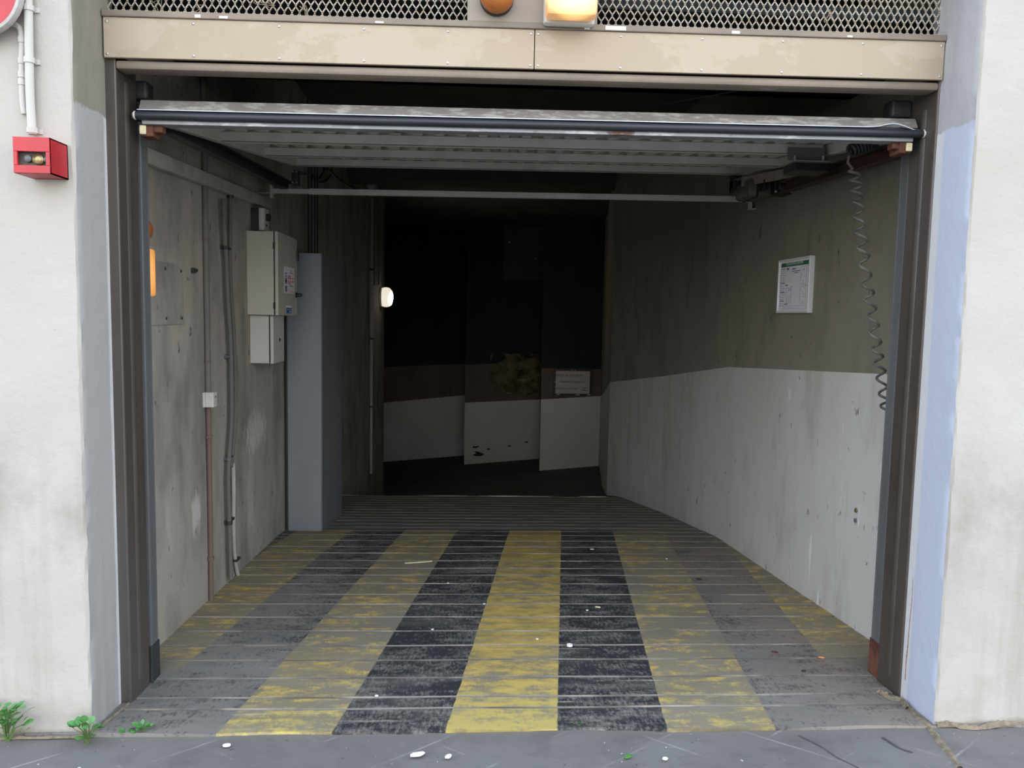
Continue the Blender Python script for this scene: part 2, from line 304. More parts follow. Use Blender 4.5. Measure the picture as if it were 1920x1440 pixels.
# ------------------------------------------------------------------ mesh helpers
class MB:
    def __init__(s): s.v = []; s.f = []; s.mi = []
    def add(s, vs, fs, mi=0):
        b = len(s.v); s.v += [Vector(v) for v in vs]
        for f in fs: s.f.append([b+i for i in f]); s.mi.append(mi)
        return s
    def hexa(s, p, mi=0):   # 8 pts: bottom loop 4, top loop 4
        return s.add(p, [(3, 2, 1, 0), (4, 5, 6, 7), (0, 1, 5, 4), (1, 2, 6, 5), (2, 3, 7, 6), (3, 0, 4, 7)], mi)
    def box(s, x0, x1, y0, y1, z0, z1, mi=0):
        return s.hexa([(x0, y0, z0), (x1, y0, z0), (x1, y1, z0), (x0, y1, z0), (x0, y0, z1), (x1, y0, z1), (x1, y1, z1), (x0, y1, z1)], mi)
    def tbox(s, x0, x1, y0, y1, z0, z1, mi=0):  # box following the slight tilt of header and leaf
        a, b = tilt(x0), tilt(x1)
        return s.hexa([(x0, y0, z0+a), (x1, y0, z0+b), (x1, y1, z0+b), (x0, y1, z0+a), (x0, y0, z1+a), (x1, y0, z1+b), (x1, y1, z1+b), (x0, y1, z1+a)], mi)
    def bar(s, p0, p1, w, h, up=(0, 0, 1), mi=0):  # oriented box from p0 to p1
        p0, p1 = Vector(p0), Vector(p1); d = (p1-p0).normalized(); sd = d.cross(Vector(up)).normalized(); u = sd.cross(d)
        q = []
        for uu in (-h/2, h/2):
            for p, ss in ((p0, -1), (p0, 1), (p1, 1), (p1, -1)): q.append(p+sd*(ss*w/2)+u*uu)
        return s.hexa(q, mi)
    def tube(s, pts, r, seg=10, cap=True, mi=0):
        pts = [Vector(p) for p in pts]; n = len(pts); rings = []
        rr = r if hasattr(r, '__len__') else [r]*n
        d0 = (pts[1]-pts[0]).normalized(); a = d0.orthogonal().normalized()
        for i, p in enumerate(pts):
            d = ((pts[min(i+1, n-1)]-pts[max(i-1, 0)])).normalized()
            a = (a - d*a.dot(d)).normalized(); b = d.cross(a)
            rings.append([p+(a*math.cos(2*math.pi*k/seg)+b*math.sin(2*math.pi*k/seg))*rr[i] for k in range(seg)])
        vs = [v for q in rings for v in q]; fs = []
        for i in range(n-1):
            for k in range(seg):
                k2 = (k+1) % seg; fs.append((i*seg+k, i*seg+k2, (i+1)*seg+k2, (i+1)*seg+k))
        if cap: fs += [tuple(range(seg-1, -1, -1)), tuple((n-1)*seg+k for k in range(seg))]
        return s.add(vs, fs, mi)
    def cyl(s, p0, p1, r, seg=16, r1=None, mi=0): return s.tube([p0, p1], [r, r if r1 is None else r1], seg, True, mi)
    def lathe(s, prof, org, axis, seg=24, sx=1.0, sy=1.0, mi=0, upv=(0, 0, 1)):  # prof: (radius, height along axis)
        ax = Vector(axis).normalized(); u = Vector(upv); u = (u-ax*u.dot(ax)).normalized(); b = ax.cross(u); org = Vector(org)
        vs = [org+ax*h+(u*math.cos(2*math.pi*k/seg)*sy+b*math.sin(2*math.pi*k/seg)*sx)*r for r, h in prof for k in range(seg)]
        fs = []
        for i in range(len(prof)-1):
            for k in range(seg):
                k2 = (k+1) % seg; fs.append((i*seg+k, i*seg+k2, (i+1)*seg+k2, (i+1)*seg+k))
        fs += [tuple(range(seg-1, -1, -1)), tuple((len(prof)-1)*seg+k for k in range(seg))]
        return s.add(vs, fs, mi)
    def quad(s, a, b, c, d, mi=0): return s.add([a, b, c, d], [(0, 1, 2, 3)], mi)
    def sheet(s, org, ux, uy, x0, x1, y0, y1, t, nrm, mi=0):  # thin slab lying on a surface
        org, ux, uy, nrm = Vector(org), Vector(ux), Vector(uy), Vector(nrm)
        q = [org+ux*a+uy*b+nrm*c for c in (0, t) for a, b in ((x0, y0), (x1, y0), (x1, y1), (x0, y1))]
        return s.hexa(q, mi)
def link(name, mb, mats, parent=None, bevel=0.0, smooth=False, kind=None, base=None):
    org = parent.location if (parent and parent.type == 'EMPTY') else (Vector(parent['_o']) if parent and '_o' in parent else Vector((0, 0, 0)))
    if base is not None and not parent: org = Vector(base)
    me = bpy.data.meshes.new(name)
    me.from_pydata([tuple(v-org) for v in mb.v], [], mb.f)
    mats = mats if isinstance(mats, (list, tuple)) else [mats]
    for k in mats: me.materials.append(MT[k] if isinstance(k, str) else k)
    for p, i in zip(me.polygons, mb.mi): p.material_index = i
    bm = bmesh.new(); bm.from_mesh(me)
    bmesh.ops.recalc_face_normals(bm, faces=bm.faces)
    if bevel:
        es = [e for e in bm.edges if len(e.link_faces) == 2 and e.calc_face_angle(0) > .5]
        bmesh.ops.bevel(bm, geom=es, offset=bevel, segments=2, affect='EDGES', profile=.5, clamp_overlap=True)
    if smooth:
        for f in bm.faces: f.smooth = True
        for e in bm.edges:
            if len(e.link_faces) == 2 and e.calc_face_angle(0) > .7: e.smooth = False
    bm.to_mesh(me); bm.free()
    o = bpy.data.objects.new(name, me); COL.objects.link(o)
    if parent: o.parent = parent
    elif base is not None: o.location = org
    if kind: o['kind'] = kind
    o_org[o.name] = org
    return o
o_org = {}
def sub(name, mb, mats, parent, bevel=0.0, smooth=False):   # sub-part: child of a mesh part (part origin = thing origin)
    org = o_org[parent.name]
    me_o = link(name, mb, mats, None, bevel, smooth)
    me_o.data.transform(Matrix.Translation(-(org if parent.parent else parent.location)))
    me_o.parent = parent; o_org[me_o.name] = org
    return me_o
def thing(name, label, cat, loc, group=None):
    o = bpy.data.objects.new(name, None); COL.objects.link(o); o.location = Vector(loc); o.empty_display_size = .1
    o['label'] = label; o['category'] = cat
    if group: o['group'] = group
    return o
def tag(o, label, cat, group=None):
    o['label'] = label; o['category'] = cat
    if group: o['group'] = group
    return o
def struct(o, label=None, cat=None):
    o['kind'] = 'structure'
    if label: o['label'] = label
    if cat: o['category'] = cat
    return o
def text(name, body, size, org, ux, uy, mat, parent, align='CENTER', t=.0006, width=None, shear=0.0):
    cu = bpy.data.curves.new(name, 'FONT'); cu.body = body; cu.size = size; cu.align_x = align; cu.align_y = 'CENTER'; cu.extrude = t; cu.resolution_u = 2; cu.shear = shear
    tmp = bpy.data.objects.new(name+'_tmp', cu); COL.objects.link(tmp)
    bpy.context.view_layer.update()
    me = bpy.data.meshes.new_from_object(tmp.evaluated_get(bpy.context.evaluated_depsgraph_get()))
    bpy.data.objects.remove(tmp); bpy.data.curves.remove(cu)
    if width:
        xs = [v.co.x for v in me.vertices]; k = width/(max(xs)-min(xs))
        for v in me.vertices: v.co.x *= k
    ux, uy = Vector(ux).normalized(), Vector(uy).normalized(); nz = ux.cross(uy)
    po = o_org.get(parent.name, parent.location) if parent.type != 'EMPTY' else parent.location
    M = Matrix.Translation(Vector(org)-po) @ Matrix((ux, uy, nz)).transposed().to_4x4()
    me.transform(M); me.name = name; me.materials.clear(); me.materials.append(MT[mat])
    o = bpy.data.objects.new(name, me); COL.objects.link(o); o.parent = parent; o_org[o.name] = po; o['kind'] = 'stuff'
    return o
def nz(p, s=1.0): return noise.noise(Vector(p)*s)

# ================================================================== STRUCTURE
X0, X1 = -1.328, 1.753                               # plaster reveals
YJ = 0.23                                            # front of the steel frame
# pavement
mb = MB(); nx, ny = 70, 30
ys = [-7.0, -4.0, -2.5, -1.5] + [lerp(-1.0, .06, i/26) for i in range(27)]
xs = [-7, -4, -3] + [lerp(-2.3, 2.8, i/80) for i in range(81)] + [4, 6, 8]
vs = [(x, y, -.004+.006*nz((x, y, 0), 2.0)*(1 if y > -2 else 0)) for y in ys for x in xs]
fs = [(j*len(xs)+i, j*len(xs)+i+1, (j+1)*len(xs)+i+1, (j+1)*len(xs)+i) for j in range(len(ys)-1) for i in range(len(xs)-1)]
mb.add(vs, fs); mb.quad((-60, -60, -.03), (60, -60, -.03), (60, -6.9, -.03), (-60, -6.9, -.03))
pav = struct(link('floor_pavement', mb, 'pave', smooth=True), 'blue-grey street pavement with pale diagonal scored lines', 'pavement')

# ramp: grooved concrete, then steeper, then falling away to the left at the back
mb = MB()
prof = [(0.0, -.03, 0), (0.002, .004, 0)]
for g in GROOVES:
    prof += [(g-.0055, 0, 0), (g-.003, -.007, 1), (g+.002, -.007, 1), (g+.006, .002, 0)]
prof.append((5.6, 0, 0))
xs = [lerp(-1.55, 2.1, i/72) for i in range(73)]
vs = []
for j, (y, dz, k) in enumerate(prof):
    for x in xs:
        wob = .018*nz((x*3.1, 5.5, j if j < 2 else 0)) + .008*nz((x*11, 2.5, 0)) if j < 2 else .004*nz((x*2.3, y*3, 1))
        yy = y + wob + (-.012 if j < 2 else 0)
        if j == 1: pass
        vs.append((x, yy, ramp_z(max(y, 0.0)) + dz + (.0035*nz((x*2, y*2, 4)))))
W = len(xs)
for j in range(len(prof)-1):
    mi = 1 if (prof[j][2] or prof[j+1][2]) else 0
    mb.add([], [])
b = len(mb.v); mb.v += [Vector(v) for v in vs]
for j in range(len(prof)-1):
    mi = 1 if (prof[j][2] or prof[j+1][2]) else 0
    for i in range(W-1):
        mb.f.append([j*W+i, j*W+i+1, (j+1)*W+i+1, (j+1)*W+i]); mb.mi.append(mi)
ramp = struct(link('floor', mb, ['ramp', 'groove']), 'grooved concrete ramp painted with worn yellow and black bands', 'ramp')
mb = MB()
xs = [-7, -5, -3.5] + [lerp(-2.4, 2.6, i/30) for i in range(31)]; ys = [lerp(5.6, 9, i/10) for i in range(11)] + [lerp(9.4, 15.4, i/12) for i in range(13)]
vs = [(x, y, ramp_z(y, x)) for y in ys for x in xs]
mb.add(vs, [(j*len(xs)+i, j*len(xs)+i+1, (j+1)*len(xs)+i+1, (j+1)*len(xs)+i) for j in range(len(ys)-1) for i in range(len(xs)-1)])
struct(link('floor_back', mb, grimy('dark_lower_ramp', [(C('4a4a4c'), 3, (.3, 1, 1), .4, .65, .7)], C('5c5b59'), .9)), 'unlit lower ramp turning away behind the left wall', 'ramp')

# plaster piers with slightly ragged corners
def pier(name, xc, xo, mats, seed, label):
    mb = MB(); zs = [lerp(-.08, 3.4, i/90) for i in range(91)]
    s = 1 if xo > xc else -1
    cols = []
    def e(z, k): return nz((seed, z*9, k), 1)*.0045 + nz((seed, z*31, k), 1)*.0035
    for z in zs:
        cols.append([(xo, 0, z), (xc+s*.5, .002*nz((seed, z*4, 1)), z), (xc+s*.03+e(z, 2)*.5, e(z, 5)*.6, z), (xc+s*.007+e(z, 0), -.001+e(z, 3)*.6, z), (xc+e(z, 1)*.5, .007+e(z, 4), z), (xc, .04, z), (xc, .30, z)])
    n = len(cols[0]); mb.v = [Vector(p) for c in cols for p in c]
    for i in range(len(zs)-1):
        for k in range(n-1):
            mb.f.append([i*n+k, i*n+k+1, (i+1)*n+k+1, (i+1)*n+k]); mb.mi.append(1 if k >= 4 else 0)
    return struct(link(name, mb, mats, smooth=True), label, 'wall')
pier('wall_facade_left', X0, -5.0, ['plaster', 'reveal_l'], 1.3, 'off-white plaster pier beside the red key switch box')
pier('wall_facade_right', X1, 6.0, ['plaster', 'reveal_r'], 7.7, 'off-white plaster pier with blue sky light painted into its return')
mb = MB(); mb.box(-5, 6, 0, .3, 3.12, 3.6)
struct(link('wall_facade_top', mb, 'plaster'), 'plaster wall above the mesh panels', 'wall')
# blind backs of the facade beside the garage walls (keep daylight out)
mb = MB(); mb.box(-5, WL-.01, .30, .5, -.1, 3.4); mb.box(2.02, 6, .30, .5, -.1, 3.4)
struct(link('wall_front_inner', mb, 'concrete'), 'concrete behind the plaster piers', 'wall')

# left wall
mb = MB(); zs = (-1.8, 3.3)
ysl = [.30, 2, 4, 6, 8, 9.75]
mb.box(WL-.2, WL, .30, 9.75, zs[0], zs[1])
wall_left = struct(link('wall_left', mb, 'concrete'), 'stained grey concrete wall carrying conduits and electric boxes', 'wall')
mb = MB(); mb.quad((WL, 9.75, -1.8), (-7, 9.75, -1.8), (-7, 9.75, 3.3), (WL, 9.75, 3.3)); struct(link('wall_left_return', mb, 'concrete'), 'end of the left wall where the ramp turns', 'wall')
# right wall: dado line 1.30 m above the ramp
H = 1.303
pts = [(.30, wall_r(.30)), (1.6, wall_r(1.6)), (2.9, wall_r(2.9)), (4.4, 1.80), (6.08, 1.59), (8.4, 1.95), (10.95, 2.33), (15.4, 2.4)]
def dz(y, x):
    if y < 2.9: return ramp_z(y)+H
    if y < 6.08: return lerp(ramp_z(2.9)+H, .77, (y-2.9)/3.18)
    return lerp(.77, .12, min(1, (y-6.08)/4.87))
mb = MB()
for (ya, xa), (yb, xb) in zip(pts, pts[1:]):
    za, zb = dz(ya, xa), dz(yb, xb)
    mb.quad((xa, ya, -2), (xb, yb, -2), (xb, yb, zb), (xa, ya, za), 0)
    mb.quad((xa, ya, za), (xb, yb, zb), (xb, yb, 3.3), (xa, ya, 3.3), 1)
wall_right = struct(link('wall_right', mb, ['dado', 'concrete_up']), 'concrete wall with scuffed white lower half along the ramp', 'wall')
# back wall in three stepped panels
def back(name, xl, yl, xr, yr, th, d_l, d_r, b_l, b_r, label):
    mb = MB()
    A, Bv = Vector((xl, yl, 0)), Vector((xr, yr, 0))
    def P(v, z, dy=0): return (v.x, v.y+dy, z)
    mb.quad(P(A, -2.2), P(Bv, -2.2), P(Bv, d_r), P(A, d_l), 0)
    mb.quad(P(A, d_l), P(Bv, d_r), P(Bv, b_r), P(A, b_l), 1)
    mb.quad(P(A, b_l), P(Bv, b_r), P(Bv, 3.3), P(A, 3.3), 2)
    mb.quad(P(A, -2.2, th), P(A, -2.2), P(A, 3.3), P(A, 3.3, th), 2)
    mb.quad(P(Bv, -2.2), P(Bv, -2.2, th), P(Bv, 3.3, th), P(Bv, 3.3), 2)
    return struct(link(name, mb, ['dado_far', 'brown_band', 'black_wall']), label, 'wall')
yR, yM, yL = 11.1, 12.76, 14.3
zR = (pxY(1013, 749, yR).z, pxY(1128, 742, yR).z); zRb = (pxY(1013, 690, yR).z, pxY(1128, 692, yR).z)
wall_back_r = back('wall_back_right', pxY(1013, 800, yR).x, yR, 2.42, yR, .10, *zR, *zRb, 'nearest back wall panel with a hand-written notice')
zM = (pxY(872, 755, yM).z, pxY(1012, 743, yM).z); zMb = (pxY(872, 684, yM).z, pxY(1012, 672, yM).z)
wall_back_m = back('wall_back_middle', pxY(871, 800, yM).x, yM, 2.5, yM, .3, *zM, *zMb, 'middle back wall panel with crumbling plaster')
zL = (pxY(721, 755, yL).z, pxY(870, 741, yL).z); zLb = (pxY(721, 688, yL).z, pxY(870, 682, yL).z)
xl = pxY(721, 800, yL).x; xr = pxY(870, 800, yL).x; k = (zL[1]-zL[0])/(xr-xl); kb = (zLb[1]-zLb[0])/(xr-xl)
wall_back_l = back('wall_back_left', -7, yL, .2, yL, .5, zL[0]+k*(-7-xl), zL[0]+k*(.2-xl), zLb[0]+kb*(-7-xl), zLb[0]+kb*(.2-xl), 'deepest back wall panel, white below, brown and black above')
mb = MB(); mb.box(-7.2, -7, 9.7, 15.4, -3, 3.3); mb.box(-7.2, 3, 15.3, 15.5, -3, 3.4)
struct(link('wall_far', mb, 'black_wall'), 'dark wall closing the lower ramp', 'wall')
# ceiling and the beam over the ramp
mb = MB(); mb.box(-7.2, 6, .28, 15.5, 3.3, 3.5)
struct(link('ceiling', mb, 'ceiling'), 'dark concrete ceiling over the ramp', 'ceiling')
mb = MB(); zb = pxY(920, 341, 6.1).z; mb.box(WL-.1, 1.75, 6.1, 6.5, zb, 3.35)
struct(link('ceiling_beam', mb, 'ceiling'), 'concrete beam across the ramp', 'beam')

mb = MB(); mb.box(WL-.05, 2.05, .30, 1.35, 2.66, 2.70); mb.box(WL-.05, 2.05, 1.30, 1.35, 2.66, 3.32)
struct(link('ceiling_soffit', mb, 'black_wall'), 'dark duct floor behind the mesh panels', 'soffit')
# ================================================================== DOOR FRAME (fixed steel frame, fascia, mesh)
fr = thing('door_1', 'brown steel frame of the garage opening with tan fascia', 'door frame', (.21, .23, 0)); fr['kind'] = 'structure'
ZF0 = 2.389; ZF1 = 2.530; ZM0 = 2.553
def jamb(sx, xin, xout):
    mb = MB(); mb.box(min(xin, xout), max(xin, xout), YJ, YJ+.17, -.02, 2.42+tilt(xin))
    j = link('jamb', mb, 'steel_brown', fr, bevel=.006)
    mb = MB(); mb.cyl((xin-sx*.030, YJ+.085, .05), (xin-sx*.030, YJ+.085, 2.33), .036, 32)   # rolled bead down the channel
    sub('channel_bead', mb, 'steel_brown', j, smooth=True)
    return j
jl = jamb(1, -1.289, -1.42); jr = jamb(-1, 1.745, 1.90)
mb = MB(); mb.tbox(-1.289, 1.745, .225, .300, 2.356, ZF0-.002)
link('header_rail', mb, 'fascia_edge', fr, bevel=.009, smooth=True)
xs_ = pxY(1002, 100, .215).x
for a, bb in ((X0+.006, xs_-.0015), (xs_+.0015, X1-.004)):
    mb = MB(); mb.tbox(a, bb, .212, .226, ZF0+.002, ZF1)
    p = link('fascia_panel', mb, 'fascia', fr, bevel=.002)
    npx = 5
    for i in range(npx+1):
        x = lerp(a+.012, bb-.012, i/npx)
        for z in (ZF0+.014, ZF1-.016):
            mb = MB(); mb.lathe([(.0045, 0), (.0045, .0015), (.002, .0028)], (x, .212, z+tilt(x)), (0, -1, 0), 8)
            sub('screw', mb, 'silver', p)
mb = MB(); mb.tbox(X0+.004, X1-.002, .205, .25, ZF1, ZM0)
ledge = link('mesh_ledge', mb, 'fascia_edge', fr, bevel=.003)
mb = MB()                                            # tape and paint remnants stuck on the ledge
for x, L, h in ((.505, .075, .014), (.40, .02, .006), (-.99, .02, .01), (-.90, .03, .008), (.95, .03, .010), (1.38, .02, .006), (-.35, .03, .006)):
    mb.box(x-L/2, x+L/2, .2035, .2052, ZF1+.003+tilt(x), ZF1+.003+h+tilt(x))
q = sub('tape_scraps', mb, 'white_scrap', ledge); q['label'] = 'white tape and paint scraps'; q['kind'] = 'stuff'
px0, px1 = -.036, .437
mb = MB(); mb.tbox(px0, px1, .208, .222, ZF1+.012, 3.12)
plate = link('centre_plate', mb, 'plate', fr, bevel=.002)
# expanded metal panels: strands of real metal
def mesh_panel(a, bb, za, zb):
    mb = MB(); pw, ph = .0272, .0485; y = .262
    nxd = int((bb-a)/pw)+1; nyd = int((zb-za)/ph)+1
    def P(i2, j2):  # half steps
        x = a+i2*pw/2; z = za+j2*ph/2+tilt(x); return Vector((min(max(x, a), bb), y+.004*((i2+j2) % 2), z))
    for j in range(2*nyd):
        for i in range(2*nxd):
            if (i+j) % 2: continue
            for di in (-1, 1):
                i2 = i+di
                if i2 < 0 or i2 > 2*nxd: continue
                # strand from knuckle to knuckle; knuckles are short vertical bonds
                p0 = P(i, j)+Vector((0, 0, .003)); p1 = P(i2, j+1)-Vector((0, 0, .003))
                if p1.z > zb+.05: continue
                t = .0019; d = (p1-p0); s = Vector((d.z, 0, -d.x)).normalized()*t
                q = [p0-s, p0+s, p0+s+Vector((0, .006, 0)), p0-s+Vector((0, .006, 0)), p1-s, p1+s, p1+s+Vector((0, .006, 0)), p1-s+Vector((0, .006, 0))]
                mb.hexa(q)
            p = P(i, j); mb.box(p.x-.0024, p.x+.0024, p.y, p.y+.006, p.z-.005, p.z+.005)
    o = link('expanded_mesh', mb, 'mesh', fr); o['kind'] = 'stuff'; o['label'] = 'cream diamond expanded-metal mesh'
    return o
mesh_panel(X0+.002, px0+.004, ZM0-.02, 3.1); mesh_panel(px1-.004, X1-.002, ZM0-.02, 3.1)
mb = MB(); mb.tbox(px0+.0, px1, .222, .30, 2.55, 3.12); link('lamp_post', mb, 'plate', fr)
# vertical guide channels beside the jambs
def guide(xa, xb, lab, s):
    z0, z1 = .045, 2.22+tilt(xa)
    t = thing('guide_channel', lab, 'door track', ((xa+xb)/2, .46, -.02))
    mb = MB(); lo, hi = min(xa, xb), max(xa, xb)
    mb.box(lo, hi, .475, .485, z0, z1); mb.box(lo, lo+.006, .425, .475, z0, z1); mb.box(hi-.006, hi, .425, .475, z0, z1)
    mb.box(lo, lo+.022, .419, .425, z0, z1); mb.box(hi-.022, hi, .419, .425, z0, z1)
    link('channel', mb, 'galv', t, bevel=.0015)
    mb = MB(); mb.box(lo-.004, hi+.004, .412, .49, -.02, .135)
    link('foot_sleeve', mb, 'dark_steel' if s < 0 else 'rust', t, bevel=.003)
guide(-1.365, -1.287, 'galvanised vertical door guide channel on the conduit wall side', -1)
guide(1.757, 1.84, 'galvanised vertical door guide channel with a rusty foot', 1)

# ================================================================== DOOR LEAF (tilted up, seen from below)
def zs_(y): return 2.258 + .112*(y-.36)              # underside of the sheet
yr = [1.07, 1.78, 2.45]
ends = []
for y, (la, ra) in zip(yr, ((410, 1543), (490, 1462), (553, 1400))): ends.append((pxY(la, 260, y).x, pxY(ra, 290, y).x))
xl0, xr0 = -1.235, 1.70
leaf = thing('garage_door', 'raised grey ribbed steel up-and-over door hanging over the ramp', 'garage door', (.22, .33, 2.2))
# trapezoidal sheet
def xe(y, side):
    t = (y-.36)/(2.5-.36); return lerp(xl0, ends[2][0]-.01, t) if side < 0 else lerp(xr0, ends[2][1]+.01, t)
mb = MB(); pitch = .102; d = .027
us = []; x = 0; L = xr0-xl0
while x < L: us += [(x, 0), (x+.040, 0), (x+.054, d), (x+.088, d)]; x += pitch
us = [u for u in us if u[0] <= L]
rows = [.42, 2.52]
vs = []
for y in rows:
    for u, h in us:
        xx = lerp(xe(y, -1), xe(y, 1), u/L); vs.append((xx, y, zs_(y)+h+tilt(xx)))
n_ = len(us); mb.add(vs, [(i, i+1, n_+i+1, n_+i) for i in range(n_-1)])
vs2 = [(a, b_, c_+.0015) for a, b_, c_ in vs]; mb.add(vs2, [(n_+i, n_+i+1, i+1, i) for i in range(n_-1)])
link('ribbed_sheet', mb, 'sheet', leaf)
# stiffeners
for (a, bb), y in zip(ends, yr):
    mb = MB(); hgt = .047
    mb.tbox(a, bb, y, y+.004, zs_(y)-hgt, zs_(y)-.001); mb.tbox(a, bb, y, y+.035, zs_(y)-hgt, zs_(y)-hgt+.004); mb.tbox(a, bb, y+.031, y+.035, zs_(y)-hgt, zs_(y)+.002)
    link('stiffener', mb, 'door_paint', leaf, bevel=.001)
# side members
for s in (-1, 1):
    a = Vector((xe(.37, s), .37, zs_(.37)-.022)); bb = Vector((xe(2.5, s), 2.5, zs_(2.5)-.022))
    a.z += tilt(a.x); bb.z += tilt(bb.x)
    mb = MB(); mb.bar(a, bb, .045, .05)
    link('side_member', mb, 'door_paint', leaf, bevel=.003)
# leading edge
ZE = 2.279
mb = MB(); a, bb = -1.249, 1.725
ta, tb = tilt(a), tilt(bb)
mb.hexa([(a, .314, ZE-.040+ta), (bb, .314, ZE-.040+tb), (bb, .36, ZE-.045+tb), (a, .36, ZE-.045+ta), (a, .336, ZE+ta), (bb, .336, ZE+tb), (bb, .36, ZE+tb), (a, .36, ZE+ta)])
link('leading_edge', mb, 'edge_strip', leaf, bevel=.002)
pts = [(lerp(a-.002, bb+.008, i/40), .300, ZE-.066+tilt(lerp(a, bb, i/40))+.0012*nz((i*.4, 0, 0))) for i in range(41)]
mb = MB(); mb.tube(pts, .0155, 14)
seal = link('rubber_seal', mb, 'rubber', leaf, smooth=True)
mb = MB(); mb.tbox(a, bb, .318, .326, ZE-.075, ZE-.038); sub('seal_web', mb, 'black', seal)
mb = MB(); vsx = []
for i in range(121):
    x = lerp(a, bb+.012, i/120); wv = .016*math.exp(-((x-1.62)/.05)**2) - .012*(1/(1+math.exp(-(x-1.695)/.012)))
    vsx += [(x, .300, ZE-.043+tilt(x)+wv), (x, .322, ZE-.040+tilt(x)+wv*.4), (x, .322, ZE-.042+tilt(x)+wv*.4), (x, .300, ZE-.0455+tilt(x)+wv)]
fsx = []
for i in range(120):
    for k in range(4): fsx.append((i*4+k, i*4+(k+1) % 4, i*4+4+(k+1) % 4, i*4+4+k))
mb.add(vsx, fsx+[(0, 1, 2, 3), (480, 481, 482, 483)]); sub('white_lip', mb, 'white_lip', seal)
for x in (a-.002, bb+.010):
    mb = MB(); mb.lathe([(.0155, 0), (.0165, .004), (.012, .010)], (x, .300, ZE-.066+tilt(x)), (-1 if x < 0 else 1, 0, 0), 14); sub('seal_end', mb, 'white_plastic', seal, smooth=True)
mb = MB(); mb.tbox(a+.015, bb-.02, .312, .362, ZE-.094, ZE-.088); mb.tbox(a+.015, bb-.02, .308, .313, ZE-.094, ZE-.080)
link('bottom_flange', mb, 'flange', leaf, bevel=.001)
for s, x in ((-1, -1.225), (1, 1.685)):
    mb = MB(); mb.tbox(x-.024, x+.024, .322, .40, ZE-.135, ZE-.085); br = link('corner_bracket', mb, 'rust', leaf, bevel=.004)
    xa = x-.010*(1 if s < 0 else -1); mb = MB(); mb.tbox(xa-.012, xa+.012, .312, .322, ZE-.130, ZE-.097); sub('foam_pad', mb, 'cream_chip', br, bevel=.004)
    mb = MB(); mb.tbox(x-.05 if s > 0 else x+.01, x-.01 if s > 0 else x+.055, .33, .37, ZE-.118, ZE-.094); link('roller_arm', mb, 'rust', leaf, bevel=.004)
# rear hanger brackets with rollers
for s, (px_, py_) in ((-1, (553, 325)),):
    p = pxY(px_, py_, 2.47)
    mb = MB(); mb.box(p.x-.02, p.x+.022, 2.46, 2.52, p.z-.075, p.z+.02); hb = link('hanger_bracket', mb, 'dark_steel', leaf, bevel=.003)
    for dx, dz_ in ((-.012, .01), (.012, .01), (-.012, -.06), (.012, -.06)): mb = MB(); mb.lathe([(.006, 0), (.006, .005), (.003, .007)], (p.x+dx, 2.46, p.z+dz_), (0, -1, 0), 6); sub('bolt', mb, 'silver', hb)
    mb = MB(); mb.box(p.x+.03, p.x+.07, 2.46, 2.50, p.z-.005, p.z+.012); link('hanger_clip', mb, 'dark_steel', leaf, bevel=.002)
# horizontal tracks
def track(name, p0, p1, mat, lab, side):
    t = thing(name, lab, 'door track', p0)
    mb = MB(); p0, p1 = Vector(p0), Vector(p1)
    mb.bar(p0, p1, .006, .065); mb.bar(p0+Vector((-side*.022, 0, -.03)), p1+Vector((-side*.022, 0, -.03)), .046, .006); mb.bar(p0+Vector((-side*.022, 0, .03)), p1+Vector((-side*.022, 0, .03)), .046, .006)
    link('rail', mb, mat, t)
    for q, qq in ((.12, 0), (.9, 0)):
        c = p0.lerp(p1, q); wx = WL if side < 0 else wall_r(c.y)
        mb = MB(); mb.box(min(c.x, wx), max(c.x, wx), c.y-.02, c.y+.02, c.z+.03, c.z+.036); link('wall_bracket', mb, mat, t)
track('ceiling_track', pxX(306, 236, -1.27), pxX(540, 352, -1.27), 'dark_steel', 'dark steel horizontal door track on the conduit wall', -1)
track('ceiling_track', pxX(1700, 280, 1.80), pxX(1475, 352, 1.80), 'rust_track', 'red-brown horizontal door track above the evacuation plan', 1)

# tie bar behind the door
yb_ = 2.54
pl = pxY(512, 358, yb_); pr = pxY(1408, 374, yb_)
t = thing('tie_bar', 'long grey steel bar spanning the ramp behind the door', 'bar', ((pl.x+pr.x)/2, yb_, 2.25))
mid = pl.lerp(pr, .075)
mb = MB(); mb.bar(pl, mid, .03, .030); link('bar_end', mb, 'door_paint', t, bevel=.002)
mb = MB(); mb.bar(mid, pr, .034, .036); link('bar', mb, 'door_paint', t, bevel=.002)
mb = MB(); mb.box(pl.x-.012, pl.x+.002, yb_-.03, yb_+.02, pl.z-.05, pl.z+.045); mb.box(WL, pl.x+.01, yb_-.02, yb_+.02, pl.z-.02, pl.z-.015); link('end_bracket', mb, 'door_paint', t)
xr_ = wall_r(yb_); mb = MB(); mb.box(pr.x-.008, pr.x+.0, yb_-.03, yb_+.03, pr.z-.07, pr.z+.03); mb.box(pr.x-.005, xr_+.003, yb_-.03, yb_+.03, pr.z-.07, pr.z-.062); link('end_bracket', mb, 'door_paint', t)

